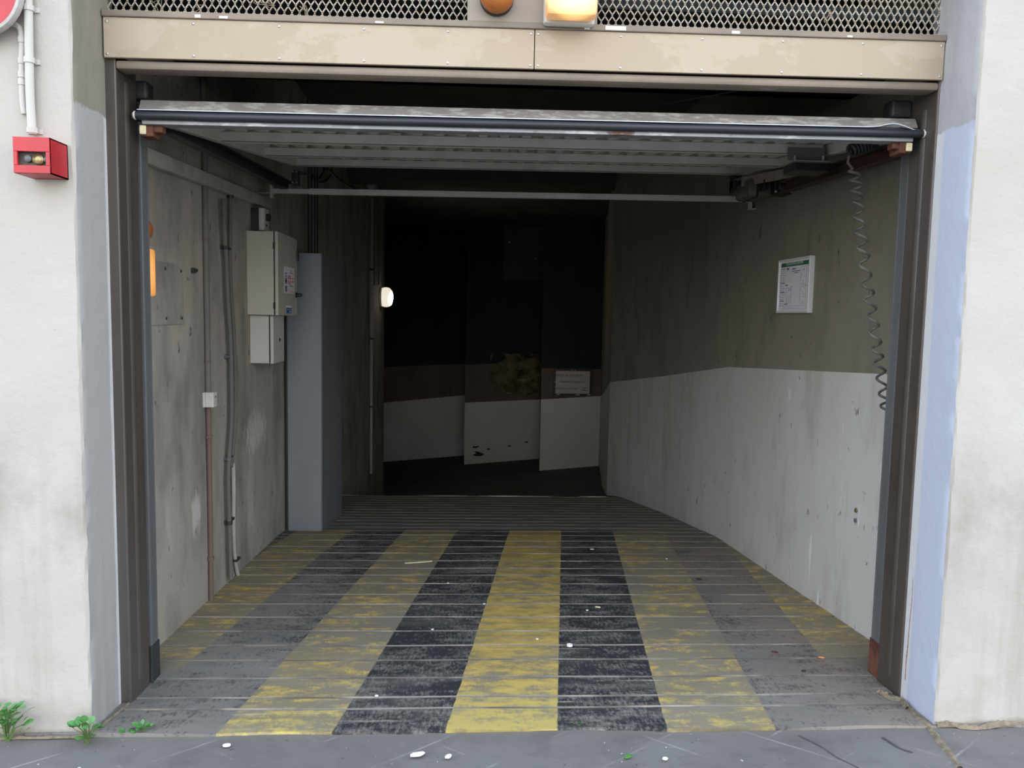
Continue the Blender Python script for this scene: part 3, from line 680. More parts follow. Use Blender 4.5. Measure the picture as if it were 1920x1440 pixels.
# door operator at the right rear of the leaf
op = thing('door_operator', 'electric door operator with olive motor housing under the raised door', 'motor', pxY(1440, 365, 2.0))
mb = MB(); y = yr[0]-.02; a = pxY(1478, 276, y); bb = pxY(1546, 302, y)
mb.box(a.x, bb.x, y, y+.006, bb.z, a.z); mp = link('mount_plate', mb, 'galv', op, bevel=.001)
c0 = pxY(1484, 302, y); c1 = pxY(1553, 305, y)
mb = MB(); mb.box(c0.x, c1.x, y-.03, y+.05, c1.z-.004, c0.z); sub('plate_flange', mb, 'silver', mp)
for px_ in (1488, 1541):
    q = pxY(px_, 297, y); mb = MB(); mb.cyl((q.x, y-.012, q.z-.012), (q.x, y-.012, q.z+.010), .007, 6); sub('mounting_bolt', mb, 'silver', mp)
a = pxY(1482, 306, y+.05); bb = pxY(1548, 325, y+.05); mb = MB(); mb.box(a.x, bb.x, y+.0, y+.14, bb.z, a.z); link('damper_block', mb, 'black', op, bevel=.006)
p0, p1 = pxY(1391, 341, 2.12), pxY(1497, 321, 1.72)
mb = MB(); mb.bar(p0, p1, .008, .058); arm = link('lever_arm', mb, 'plate', op, bevel=.001)
mb = MB(); q = p0.lerp(p1, .92)+Vector((0, -.012, .01)); mb.cyl(q, q+Vector((0, .02, 0)), .010, 6); sub('arm_bolt', mb, 'silver', arm); mb = MB(); q = p0.lerp(p1, .60)+Vector((0, -.01, 0)); mb.cyl(q, q+Vector((0, .02, 0)), .006, 6); sub('arm_bolt', mb, 'silver', arm)
p2, p3 = pxY(1490, 327, 1.62), pxY(1534, 317, 1.45)
mb = MB(); mb.bar(p2, p3, .008, .055); link('link_arm', mb, 'plate', op, bevel=.001)
a = pxY(1395, 338, 2.1); bb = pxY(1456, 368, 2.0)
mb = MB(); mb.box(a.x, bb.x, 2.02, 2.26, bb.z, a.z); mh = link('motor_housing', mb, 'olive', op, bevel=.020, smooth=True)
q0 = pxY(1423, 340, 2.0); mb = MB(); mb.box(q0.x-.004, q0.x+.004, 2.012, 2.262, bb.z-.003, a.z); sub('housing_seam', mb, 'black', mh)
a = pxY(1454, 334, 1.95); bb = pxY(1488, 363, 1.95)
mb = MB(); mb.box(a.x, bb.x, 1.96, 2.10, bb.z, a.z); gb = link('gearbox', mb, 'black', op, bevel=.008)
mb = MB(); cx = (a.x+bb.x)/2; cz = (a.z+bb.z)/2; mb.lathe([(.040, 0), (.040, .018), (.026, .022), (.026, .030), (.010, .034)], (cx, 1.96, cz), (0, -1, 0), 20); sub('gear_cover', mb, 'black', gb, smooth=True)
for dx in (.008, -.008):
    pass
for xx in (a.x+.010, bb.x-.010): mb = MB(); mb.lathe([(.008, 0), (.008, .006), (.004, .010)], (xx, 1.96, bb.z+.012), (0, -1, 0), 10); sub('gearbox_bolt', mb, 'silver', gb, smooth=True)
mb = MB(); q = pxY(1436, 340, 1.95); mb.box(q.x-.014, q.x+.014, 1.94, 2.02, q.z-.05, q.z+.01); link('release_lever', mb, 'black', op, bevel=.004)
mb = MB(); a = pxY(1368, 330, 2.3); bb = pxY(1386, 364, 2.3); mb.box(a.x+.015, a.x+.022, 2.26, 2.34, bb.z, a.z); mb.box(a.x-.004, bb.x, 2.26, 2.34, a.z-.008, a.z); mb.box(a.x+.015, bb.x+.04, 2.27, 2.34, bb.z+.03, a.z-.03); link('hinge_bracket', mb, 'dark_steel', op, bevel=.002)

# ================================================================== COILED SAFETY-EDGE CORD
yc = .62
cl = [pxY(x, y, yc) for x, y in ((1598, 316), (1606, 345), (1608, 380), (1612, 430), (1619, 480), (1627, 540), (1635, 590), (1643, 645), (1650, 690), (1657, 740), (1662, 778))]
top = pxY(1592, 292, yc)
t = thing('coiled_cord', 'coiled grey cable hanging from the raised door beside the guide channel', 'cable', cl[-1])
def along(ps, f):
    f *= len(ps)-1; i = min(int(f), len(ps)-2); return ps[i].lerp(ps[i+1], f-i)
turns = 17; N = turns*14; path = []
for i in range(N+1):
    f = i/N; c = along(cl, f); a = 2*math.pi*turns*f+1.0; r = lerp(.024, .019, f)*min(1, f*25+.35)
    path.append(c+Vector((math.cos(a)*r, math.sin(a)*r*.9, 0)))
mb = MB(); mb.tube([top+Vector((0, 0, 0)), top+Vector((-.004, 0, -.03))]+path, .0058, 7); link('stretched_coil', mb, 'cord', t, smooth=True)
b0, b1 = pxY(1595, 283, yc), pxY(1642, 266, yc)
path = []
for i in range(8*12+1):
    f = i/96; c = b0.lerp(b1, f); a = 2*math.pi*8*f; ax = (b1-b0).normalized(); u = Vector((0, 1, 0)); v = ax.cross(u); path.append(c+(u*math.cos(a)+v*math.sin(a))*.024)
mb = MB(); mb.tube(path, .0072, 7); link('tight_coil', mb, 'rubber', t, smooth=True)
p0, p1 = pxY(1609, 264, yc-.03), pxY(1672, 270, yc-.05)
mb = MB(); mid = pxY(1632, 260, yc-.03); mb.bar(p0, mid, .004, .016, (0, 1, 0)); mb.bar(p0+Vector((0, -.001, 0)), mid+Vector((0, -.001, 0)), .010, .010); mb.tube([mid, mid.lerp(p1, .5)+Vector((0, 0, .004)), p1], .0065, 8); link('label_tie', mb, 'white_plastic', t)
mb = MB(); q0 = pxY(1613, 261, yc-.042); q1 = pxY(1628, 259, yc-.042); mb.bar(q0, q1, .002, .010, (0, 0, 1)); link('blue_mark', mb, 'blue_print', t)

# ================================================================== LEFT WALL FITTINGS
def clampring(p, r, axis=(0, 0, 1)):
    mb = MB(); ax = Vector(axis); mb.tube([Vector(p)-ax*.008, Vector(p)+ax*.008], r, 10); mb.box(WL, p[0], p[1]-.004, p[1]+.004, p[2]-.006, p[2]+.006); return mb
# trunking
t0, t1 = pxX(262, 292, WL), pxX(495, 382, WL); t0 = t1+(t0-t1)*1.12
t = thing('cable_trunking', 'dusty white cable trunking rising along the conduit wall', 'trunking', t1)
off = Vector((.022, 0, 0)); mb = MB(); mb.bar(t0+off, t1+off, .044, .066); tr = link('trunking_body', mb, 'tray', t, bevel=.002)
mb = MB(); mb.bar(t0+Vector((.045, 0, 0)), t1+Vector((.045, 0, 0)), .004, .056); sub('cover_strip', mb, 'tray', tr)
# straight conduit with switch box
yp = pxX(391, 1118, WL).y; zp = ramp_z(yp)
t = thing('wall_conduit', 'thin brown conduit running full height past a small switch box', 'conduit', (WL+.014, yp, zp))
sb = pxX(388, 750, WL+.02)
mb = MB(); mb.tube([(WL+.014, yp, zp-.01), (WL+.014, yp+.004, .4), (WL+.014, yp, sb.z-.04)], .0135, 10); link('lower_tube', mb, 'pipe_brown', t, smooth=True)
mb = MB(); mb.tube([(WL+.014, yp, sb.z+.04), (WL+.014, yp, 3.25)], .0155, 10); link('upper_tube', mb, 'pipe_grey', t, smooth=True)
mb = MB(); mb.tube([(WL+.012, yp+.03, sb.z+.04), (WL+.012, yp+.03, 2.1)], .008, 8); link('thin_tube', mb, 'pipe_grey', t, smooth=True)
for z in (pxX(384, 450, WL).z, pxX(385, 678, WL).z, pxX(388, 818, WL).z, pxX(389, 1048, WL).z): link('clamp', clampring((WL+.014, yp, z), .019), 'pipe_brown', t)
t = thing('switch_box', 'small cream surface switch box on the thin brown conduit', 'switch', (WL, yp, sb.z-.042))
mb = MB(); mb.box(WL, WL+.012, yp-.045, yp+.062, sb.z-.04, sb.z+.04); link('back_plate', mb, 'white_plastic', t, bevel=.002)
mb = MB(); mb.box(WL+.012, WL+.055, yp-.04, yp+.02, sb.z-.04, sb.z+.04); link('cover', mb, 'white_plastic', t, bevel=.004)
mb = MB(); mb.cyl((WL+.012, yp+.042, sb.z), (WL+.022, yp+.042, sb.z), .016, 14); link('socket_ring', mb, 'brass', t, smooth=True)
mb = MB(); mb.lathe([(.006, 0), (.006, .002), (.003, .004)], (WL+.055, yp-.01, sb.z+.015), (1, 0, 0), 8); link('cover_screw', mb, 'brass', t)
# pair of flexible conduits
def pxs(lst, xo): return [pxX(x, y, WL+xo) for x, y in lst]
def spline(ps, n=8):
    out = []
    for i in range(len(ps)-1):
        a, b_, c_, d_ = ps[max(i-1, 0)], ps[i], ps[i+1], ps[min(i+2, len(ps)-1)]
        for k in range(n):
            s = k/n; out.append(.5*((2*b_)+(c_-a)*s+(2*a-5*b_+4*c_-d_)*s*s+(3*b_-a-3*c_+d_)*s**3))
    out.append(ps[-1]); return out
dark = spline(pxs(((419, 372), (420, 420), (424, 485), (427, 560), (432, 640), (434, 720), (434, 790), (430, 850), (428, 900), (430, 980), (433, 1086)), .03))
t = thing('flexible_conduit', 'dark corrugated flexible conduit bowing out from the wall', 'conduit', dark[-1])
fine = spline(dark, 5); rr = [+.0135+.0012*math.sin(i*1.6) for i in range(len(fine))]
mb = MB(); mb.tube(fine, rr, 10); link('ribbed_tube', mb, 'pipe_grey', t, smooth=True)
for f in (.17, .72, .90):
    p = along(dark, f); mb = MB(); mb.tube([p-Vector((0, 0, .010)), p+Vector((0, 0, .010))], .018, 10); mb.box(WL+.001, p.x, p.y-.006, p.y+.006, p.z-.008, p.z+.008); cl_ = link('clamp', mb, 'galv' if f == .72 else 'dark_steel', t)
    mb = MB(); mb.box(WL+.01, WL+.03, p.y+.02, p.y+.10, p.z-.006, p.z+.008); sub('clamp_tail', mb, 'dark_steel', cl_)
grey = spline(pxs(((432, 372), (432, 430), (431, 485), (434, 560), (438, 620), (441, 700), (441, 780), (437, 840), (433, 875)), .022))
t = thing('flexible_conduit', 'smooth grey flexible conduit lying beside the corrugated one', 'conduit', grey[-1])
mb = MB(); mb.tube(grey, .0115, 10); link('tube', mb, 'pipe_grey', t, smooth=True)
mb = MB(); p = grey[0]; mb.cyl(p, p+Vector((0, 0, .05)), .018, 10); link('end_sleeve', mb, 'dark_steel', t, smooth=True)
pale = spline(pxs(((437, 868), (438, 920), (438, 1000), (441, 1050), (446, 1078)), .016))
t = thing('drop_pipe', 'short pale pipe running down to the ramp beside the flexible conduits', 'pipe', pale[-1])
mb = MB(); mb.tube(pale, .0115, 10); link('tube', mb, 'pipe_pale', t, smooth=True)
mb = MB(); p = pale[24]; mb.box(WL, WL+.034, p.y-.02, p.y+.05, p.z-.006, p.z+.006); link('clamp', mb, 'dark_steel', t)
# wall stud bolts
for i, (x, y) in enumerate(((359, 507), (421, 669))):
    p = pxX(x, y, WL); mb = MB(); mb.cyl(p, p+Vector((.02, 0, 0)), .013, 8); mb.cyl(p+Vector((.02, 0, 0)), p+Vector((.03, 0, 0)), .007, 8)
    tag(link('wall_bolt', mb, 'dark_steel' if i == 0 else 'galv', base=p), ('dark bolt head in the concrete beside the square patch', 'zinc bolt head in the concrete beside the corrugated conduit')[i], 'bolt')
# square cover patch
a, bb = pxX(283, 487, WL), pxX(343, 608, WL)
t = thing('blanking_plate', 'square concrete-coloured blanking plate on the wall behind the amber lamp', 'plate', (WL, (a.y+bb.y)/2, bb.z))
mb = MB(); mb.box(WL, WL+.006, a.y-.04, bb.y, bb.z, a.z); link('plate', mb, 'concrete', t, bevel=.001)
for y, z in ((bb.y-.03, bb.z+.03), (bb.y-.22, bb.z+.03), (bb.y-.03, a.z-.03), (bb.y-.22, a.z-.03)): mb = MB(); mb.lathe([(.008, 0), (.008, .002), (.004, .004)], (WL+.006, y, z), (1, 0, 0), 8); link('screw', mb, 'dark_steel', t)
# amber pair just inside the left jamb
p = pxX(289, 512, WL+.05)
t = thing('amber_lamp', 'lit rectangular amber warning lamp on the conduit wall just inside the jamb', 'lamp', (WL, p.y-.08, p.z-.10))
mb = MB(); mb.box(WL, WL+.018, p.y-.17, p.y, p.z-.105, p.z+.105); link('lamp_base', mb, 'white_plastic', t, bevel=.006)
MT['lens_in'] = lit_lens('lit_amber_lens_inside', (.06, -.02, .1), .14, C('e09a4a'), (1, .42, .13), .35, .08)
mb = MB(); mb.box(WL+.018, WL+.062, p.y-.165, p.y-.005, p.z-.10, p.z+.10); link('lens', mb, 'lens_in', t, bevel=.012, smooth=True)
p = pxX(287, 433, WL+.05)
t = thing('amber_dome', 'unlit round amber lens on the conduit wall above the lit lamp', 'lamp', (WL, p.y-.055, p.z-.055))
mb = MB(); mb.cyl((WL, p.y-.055, p.z), (WL+.014, p.y-.055, p.z), .060, 24); link('lamp_base', mb, 'dark_steel', t, smooth=True)
mb = MB(); mb.lathe([(.055*math.cos(a_*math.pi/12), .014+.055*math.sin(a_*math.pi/12)) for a_ in range(6)]+[(.002, .069)], (WL, p.y-.055, p.z), (1, 0, 0), 24); link('lens', mb, 'amber', t, smooth=True)

# electric cabinets
def cabinet(lab, ya, yb, xf, z0, z1, mat, name='electric_cabinet'):
    t = thing(name, lab, 'cabinet', (WL, (ya+yb)/2, z0))
    mb = MB(); mb.box(WL, xf-.028, ya, yb, z0, z1); body = link('body', mb, mat, t, bevel=.004, smooth=False)
    mb = MB(); mb.box(xf-.034, xf-.020, ya+.006, yb-.006, z0+.006, z1-.006); sub('gasket', mb, 'black', body)
    mb = MB(); mb.box(xf-.020, xf, ya, yb, z0-.001, z1); door = link('cabinet_door', mb, mat, t, bevel=.004)
    return t, body, door
xf = -1.222; za, zb_ = pxY(462, 590, 2.245).z, pxY(462, 432, 2.245).z
ye = pxX(557, 520, xf).y
t, body, door = cabinet('cream steel electric cabinet with orange warning label', 2.245, ye, xf, za, zb_, 'cabinet')
for z in (za+.06, zb_-.09):
    mb = MB(); mb.box(xf-.03, xf-.017, 2.242, 2.25, z-.02, z+.02); sub('hinge', mb, 'black', body)
q = pxX(553, 553, xf); mb = MB(); mb.lathe([(.020, 0), (.020, .008), (.012, .012), (.012, .035), (.009, .042)], (xf, ye-.04, q.z), (1, 0, 0), 14); sub('knob', mb, 'black', door, smooth=True)
mb = MB(); z = pxX(556, 481, xf).z; mb.box(xf-.03, xf+.012, ye-.03, ye+.014, z-.03, z+.03); sub('latch_cap', mb, 'black', door, bevel=.003)
# label sheet
u0, u1 = pxX(533, 520, xf).y, pxX(551.5, 520, xf).y; z0_, z1_ = pxX(534, 549, xf).z, pxX(534, 499, xf).z
ls = sub('label_sheet', MB().box(xf, xf+.0012, u0, u1, z0_, z1_), 'paper', door); ls['label'] = 'white printed warning label'
o_ = (xf+.0012, u0, z0_); UX, UY, NN = (0, 1, 0), (0, 0, 1), (1, 0, 0); wd, ht = u1-u0, z1_-z0_
def marks(name, rects, mat, door=door, o_=o_, wd=wd, ht=ht, ux=UX, nn=NN, t=.0004):
    mb = MB()
    for a, b_, c_, d_ in rects: mb.sheet(o_, ux, (0, 0, 1), a*wd, b_*wd, c_*ht, d_*ht, t, nn)
    o = sub(name, mb, mat, door); o['kind'] = 'stuff'; return o
marks('label_print', [(.36, .62, .54, .68), (.36, .62, .35, .49), (.66, .97, .58, .60), (.66, .97, .545, .565), (.66, .97, .47, .49), (.66, .97, .435, .455), (.42, .96, .09, .10), (.48, .92, .04, .055)], 'orange_print')
marks('label_print', [(.60, .76, .86, .89), (.46, .90, .77, .79), (.05, .26, .73, .76), (.08, .16, .61, .66), (.18, .26, .62, .65), (.10, .20, .40, .50), (.46, .92, .275, .30), (.12, .20, .17, .22)], 'ink')
marks('label_print', [(.03, .28, .35, .58), (.03, .28, .04, .28)], 'ink_faint', t=.0002)
marks('label_pictogram', [(.46, .52, .57, .65), (.42, .46, .38, .46), (.51, .55, .38, .46), (.45, .52, .43, .465)], 'paper', t=.0008)
u0, u1 = pxX(537, 580, xf).y, pxX(546, 580, xf).y; z0_, z1_ = pxX(540, 587, xf).z, pxX(540, 573, xf).z
sub('sticker', MB().box(xf, xf+.0012, u0, u1, z0_, z1_), 'paper', door)
sub('sticker_panel', MB().box(xf, xf+.0018, u0, u1, z0_, lerp(z0_, z1_, .72)), 'blue_print', door)
sub('sticker_text', MB().box(xf, xf+.0022, lerp(u0, u1, .15), lerp(u0, u1, .8), lerp(z0_, z1_, .45), lerp(z0_, z1_, .52)).box(xf, xf+.0022, lerp(u0, u1, .55), lerp(u0, u1, .85), lerp(z0_, z1_, .12), lerp(z0_, z1_, .28)), 'paper', door)
xf2 = -1.268; za2, zb2 = pxY(470, 681, 2.30).z, za-.002
ye2 = pxX(533, 640, xf2).y
t, body, door2 = cabinet('small pale grey electric box hanging below the cream cabinet', 2.30, ye2, xf2, za2, zb2, 'cabinet2', 'electric_box')
q = pxX(524, 637, xf2); mb = MB(); mb.lathe([(.012, 0), (.012, .004), (.006, .007)], (xf2, q.y, q.z), (1, 0, 0), 12, sx=.7); sub('lock', mb, 'black', door2, smooth=True)
# control switch above the cabinet
za3, zb3 = pxY(475, 431, 2.34).z, pxY(475, 389, 2.34).z
t = thing('isolator_switch', 'small white control box with round grey button above the cream cabinet', 'switch', (WL, 2.40, za3))
mb = MB(); mb.box(WL, WL+.05, 2.345, 2.46, za3, zb3); link('back_box', mb, 'dark_steel', t, bevel=.002)
x3 = pxY(495, 410, 2.34).x
mb = MB(); mb.box(WL+.05, x3, 2.345, 2.46, za3, zb3); cv = link('cover', mb, 'white_plastic', t, bevel=.004)
mb = MB(); mb.cyl((x3, 2.40, lerp(za3, zb3, .62)), (x3+.022, 2.40, lerp(za3, zb3, .62)), .024, 18); sub('button', mb, 'dark_steel', cv, smooth=True)
mb = MB(); mb.box(x3, x3+.002, 2.388, 2.412, lerp(za3, zb3, .22), lerp(za3, zb3, .30)); sub('indicator', mb, 'black', cv)
# tall grey casing standing on the ramp
yc0, yc1 = 3.165, 4.06; xc1 = pxY(603, 700, yc0).x; zt = pxY(603, 475, yc0).z
t = thing('sheet_metal_casing', 'tall grey sheet-metal casing standing on the ramp against the wall', 'cabinet', (WL, yc0+.4, ramp_z(yc0)))
mb = MB(); zb0, zb1 = ramp_z(yc0)-.01, ramp_z(yc1)-.01
xw = WL+.024
mb.hexa([(xw, yc0, zb0), (xc1, yc0, zb0), (xc1, yc1, zb1), (xw, yc1, zb1), (xw, yc0, zt), (xc1, yc0, zt), (xc1, yc1, zt), (xw, yc1, zt)])
link('casing', mb, 'duct', t, bevel=.004)
mb = MB(); mb.box(xc1-.004, xc1+.006, yc0-.003, yc0+.02, zb0+.012, zt); link('corner_fold', mb, 'galv', t)
mb = MB(); mb.box(WL+.018, WL+.030, yc0-.012, yc0, zb0+.01, zt); link('edge_trim', mb, 'dark_steel', t)
# cables dropping to the casing
for i, px_ in enumerate((578, 584, 590, 595)):
    p = pxX(px_, 400, WL+.012); mb = MB(); mb.tube([(p.x, p.y, 3.28), (p.x, p.y+.01, 2.6), (p.x, p.y, zt-.2)], (.006, .006, .006), 6)
    tag(link('drop_cable', mb, 'cable', base=(p.x, p.y, zt), smooth=True), 'thin dark cable dropping down the wall behind the grey casing', 'cable', 'cables above the grey casing')
lp = [spline(pxs(((588, 335), (600, 333), (606, 322), (607, 312)), .012)), spline(pxs(((586, 328), (596, 340), (608, 340), (619, 330), (622, 314)), .035))]
for k, L_ in enumerate(lp):
    mb = MB(); mb.tube(L_, .009 if k else .006, 8); tag(link('cable_loop', mb, 'cable', base=L_[0], smooth=True), ('small loop of dark cable hanging behind the raised door', 'larger loop of thick dark cable hanging behind the raised door')[k], 'cable')
dg = spline(pxs(((613, 316), (635, 336), (650, 347), (664, 354), (690, 372)), .065)); mb = MB(); mb.tube(dg, .013, 8)
tag(link('sagging_cable', mb, 'cable', base=dg[0], smooth=True), 'thick dark cable sagging along the wall towards the junction box', 'cable')

# ---- deep end of the left wall: pipe, junction box, bulkhead lamp
p = pxX(697, 347, WL+.05); s_ = .065
t = thing('junction_box', 'small grey junction box high on the wall above the pale pipe', 'box', (WL, p.y, p.z-s_))
mb = MB(); mb.box(WL, WL+.10, p.y-.05, p.y+.25, p.z-s_, p.z+s_); link('box_body', mb, 'white_plastic', t, bevel=.004)
mb = MB(); mb.cyl((WL+.05, p.y, p.z+s_), (WL+.05, p.y, 3.25), .012, 8); link('feed_cable', mb, 'cable', t, smooth=True)
yq = pxX(699, 560, WL+.04).y; zq = pxX(698, 888, WL+.04).z; zq1 = pxX(698, 372, WL+.04).z; pipe = [Vector((WL+.024, yq, lerp(zq1, zq, k/16))) for k in range(17)]
t = thing('drop_pipe', 'long pale pipe beside the round bulkhead lamp', 'pipe', pipe[-1])
mb = MB(); mb.tube(pipe, .020, 8); link('tube', mb, 'pipe_pale', t, smooth=True)
for f in (.25, .5, .75):
    q = along(pipe, f); mb = MB(); mb.tube([q-Vector((0, 0, .012)), q+Vector((0, 0, .012))], .028, 8); mb.box(WL, q.x, q.y-.01, q.y+.01, q.z-.01, q.z+.01); link('clamp', mb, 'dark_steel', t)
for k, px_ in enumerate((702, 710)):
    a = pxX(px_, 392, WL+.02); bb = pxX(px_, 535, WL+.02); mb = MB(); mb.tube([a, bb], .010, 6)
    tag(link('thin_conduit', mb, 'pipe_grey', base=bb, smooth=True), ('thin grey conduit beside the long pale pipe', 'thin grey conduit running down into the bulkhead lamp')[k], 'conduit')
p = pxX(712, 557, WL)
t = thing('bulkhead_lamp', 'lit round white bulkhead lamp on the wall deep in the ramp', 'lamp', (WL, p.y, p.z-.17))
mb = MB(); mb.lathe([(.15, 0), (.15, .03), (.135, .04)], (WL, p.y, p.z), (1, 0, 0), 24); link('lamp_base', mb, 'white_plastic', t, smooth=True)
n = NT('lit_milky_glass'); kx = n.n('ShaderNodeVectorMath'); kx.operation = 'DISTANCE'; n.l(n.co, kx.inputs[0]); kx.inputs[1].default_value = (.19, -.02, .15)
n.b.inputs['Emission Color'].default_value = (1.0, .93, .74, 1); n.l(n.rng(kx.outputs['Value'], .045, .12, 26.0, .24), n.b.inputs['Emission Strength'])
MT['milky'] = n.done(C('f2ead0'), .3)
mb = MB(); mb.lathe([(.135, .03), (.148, .07), (.150, .11), (.138, .15), (.105, .18), (.05, .195), (.002, .198)], (WL, p.y, p.z), (1, 0, 0), 28, sx=.9); link('glass', mb, 'milky', t, smooth=True)
mb = MB(); mb.box(WL, WL+.03, p.y-.02, p.y+.02, p.z-.21, p.z-.15); link('cable_gland', mb, 'dark_steel', t)

# ================================================================== RIGHT WALL FITTINGS
ux = Vector((RWS, -1, 0)).normalized(); nn = Vector((-1, -RWS, 0)).normalized(); uz = Vector((0, 0, 1))
f1 = pxR(1457, 586, .03); yfar = pxR(1457, 540, .03).y; ynear = pxR(1516, 540, .03).y
zt_, zb_2 = pxR(1457, 489, .03).z, pxR(1457, 587, .03).z
org = Vector((wall_r(yfar), yfar, zb_2)); wd = (yfar-ynear); ht = zt_-zb_2
pl_ = thing('evacuation_plan', 'white framed evacuation plan with green title band', 'notice', org+ux*wd/2)
mb = MB(); mb.sheet(org, ux, uz, .004, wd-.004, .004, ht-.004, .022, nn); sh = link('plan_sheet', mb, 'paper', pl_)
for nm, r in (('frame_side', (0, .014, 0, ht)), ('frame_side', (wd-.014, wd, 0, ht)), ('frame_rail', (.014, wd-.014, 0, .012)), ('frame_rail', (.014, wd-.014, ht-.012, ht))):
    mb = MB(); mb.sheet(org, ux, uz, *r, .030, nn); link(nm, mb, 'alu', pl_, bevel=.002)
o2 = org+nn*.022
def pm(name, rects, mat, t=.0006):
    mb = MB()
    for a, b_, c_, d_ in rects: mb.sheet(o2, ux, uz, lerp(.03, wd-.03, a), lerp(.03, wd-.03, b_), lerp(.022, ht-.022, c_), lerp(.022, ht-.022, d_), t, nn)
    o = sub(name, mb, mat, sh)
    if len(rects) > 1: o['kind'] = 'stuff'
    return o
pm('title_band', [(0, 1, .915, 1.0)], 'green')
text('title_text', "PLAN D'EVACUATION", .02, o2+ux*(wd*.5)+uz*(ht*.905)+nn*.0008, ux, uz, 'paper', sh, t=.0003, width=wd*.52)
pm('legend_heading', [(.0, .16, .87, .885)], 'redp')
pm('legend_heading', [(0, .17, .56, .575), (0, .17, .36, .38)], 'teal')
pm('legend_heading', [(0, .16, .175, .19), (.17, .30, .105, .12), (.42, .55, .845, .865)], 'navy')
lines = []
for k in range(17):
    z = .83-.047*k
    if min(abs(z-v) for v in (.567, .37, .183)) < .02: continue
    lines += [(.0, .025, z-.008, z+.010), (.04, .14+.02*(k % 3), z-.001, z+.006)]
pm('legend_text', lines, 'ink_faint')
lines = [(.42, .72, .80, .812), (.49, .65, .765, .777), (.95, 1, .89, .90), (.93, 1, .48, .488), (.40, .47, .47, .478), (.22, .30, .85, .885), (.20, .28, .51, .53)]
pm('plan_caption', lines, 'ink')
lines = []
def outline(a, b_, c_, d_, th=.006):
    lines.extend([(a, b_, c_, c_+th), (a, b_, d_-th, d_), (a, a+th, c_, d_), (b_-th, b_, c_, d_)])
outline(.74, .94, .50, .885); outline(.24, .42, .13, .455); outline(.74, .95, .12, .47); outline(.15, .98, .01, .085, .004)
rg = random.Random(3)
for bx in ((.75, .93, .51, .87), (.25, .41, .14, .44), (.75, .94, .13, .46)):
    for k in range(9):
        a = rg.uniform(bx[0], bx[1]-.05); z = rg.uniform(bx[2], bx[3]-.02); lines.append((a, a+rg.uniform(.015, .07), z, z+.006)); lines.append((a, a+.006, z, z+rg.uniform(.01, .05)))
for k in range(3): lines += [(.17, .95, .025+k*.02, .027+k*.02)]
pm('plan_lines', lines, 'ink_faint', .0004)
# small steel plate
p = pxR(1607, 965, 0)
t = thing('anchor_plate', 'small white steel plate with two bolts low on the dado', 'plate', p-uz*.05)
o3 = Vector((wall_r(p.y), p.y, p.z)); mb = MB(); mb.sheet(o3, ux, uz, -.022, .022, -.052, .045, .004, nn); link('plate', mb, 'alu', t, bevel=.001)
mb = MB(); mb.lathe([(.012, 0), (.012, .006), (.006, .009)], o3+nn*.004+uz*.022, nn, 10); link('bolt', mb, 'brass', t)
mb = MB(); mb.lathe([(.011, 0), (.011, .006), (.006, .009)], o3+nn*.004-uz*.03, nn, 10); link('bolt', mb, 'galv', t)

# ================================================================== BACK WALL FITTINGS
a, bb = pxY(1041, 694, yR-.04), pxY(1107, 740, yR-.04)
t = thing('handwritten_notice', 'hand-written security notice taped in a brown frame on the back wall', 'notice', ((a.x+bb.x)/2, yR, bb.z))
mb = MB(); mb.box(a.x, bb.x, yR-.022, yR, bb.z, a.z); bd = link('board', mb, 'paper_warm', t)
MT['frame_brown'] = plain('brown_tape_frame', C('4a3126'), .35, 0, .3, 20)
for r in ((a.x-.02, a.x+.015, bb.z-.02, a.z+.02), (bb.x-.015, bb.x+.02, bb.z-.02, a.z+.02), (a.x, bb.x, bb.z-.02, bb.z+.012), (a.x, bb.x, a.z-.012, a.z+.02)):
    mb = MB(); mb.box(r[0], r[1], yR-.032, yR, r[2], r[3]); link('frame_strip', mb, 'frame_brown', t, bevel=.006)
mb = MB()
for x, z, L_ in ((a.x+.03, bb.z-.005, .06), (lerp(a.x, bb.x, .58), bb.z-.006, .08), (bb.x-.06, bb.z-.006, .07), (lerp(a.x, bb.x, .45), a.z+.006, .02), (lerp(a.x, bb.x, .55), a.z+.006, .015), (a.x-.006, lerp(bb.z, a.z, .52), .02)):
    mb.box(x, x+L_, yR-.034, yR-.0325, z-.006, z+.006)
link('tape_piece', mb, 'white_scrap', t)['kind'] = 'stuff'
hw, hh = bb.x-a.x, a.z-bb.z
for body, fx, fz, wdt, sz, sh_ in (('POUR LA SECURITE', .40, .78, .74, .055, .1), ('Attendre la Fermeture', .48, .52, .70, .055, .25), ('Entrée et sortie', .34, .24, .60, .055, .25), ('!!!', .84, .25, .10, .055, .0)):
    text('ink_line', body, sz, (lerp(a.x, bb.x, fx), yR-.0226, lerp(bb.z, a.z, fz)), (1, 0, 0), (0, 0, 1), 'ink', bd, width=hw*wdt, shear=sh_)
mb = MB(); mb.box(lerp(a.x, bb.x, .76), lerp(a.x, bb.x, .92), yR-.023, yR-.022, lerp(bb.z, a.z, .165), lerp(bb.z, a.z, .185)); sub('underline', mb, 'ink', bd)
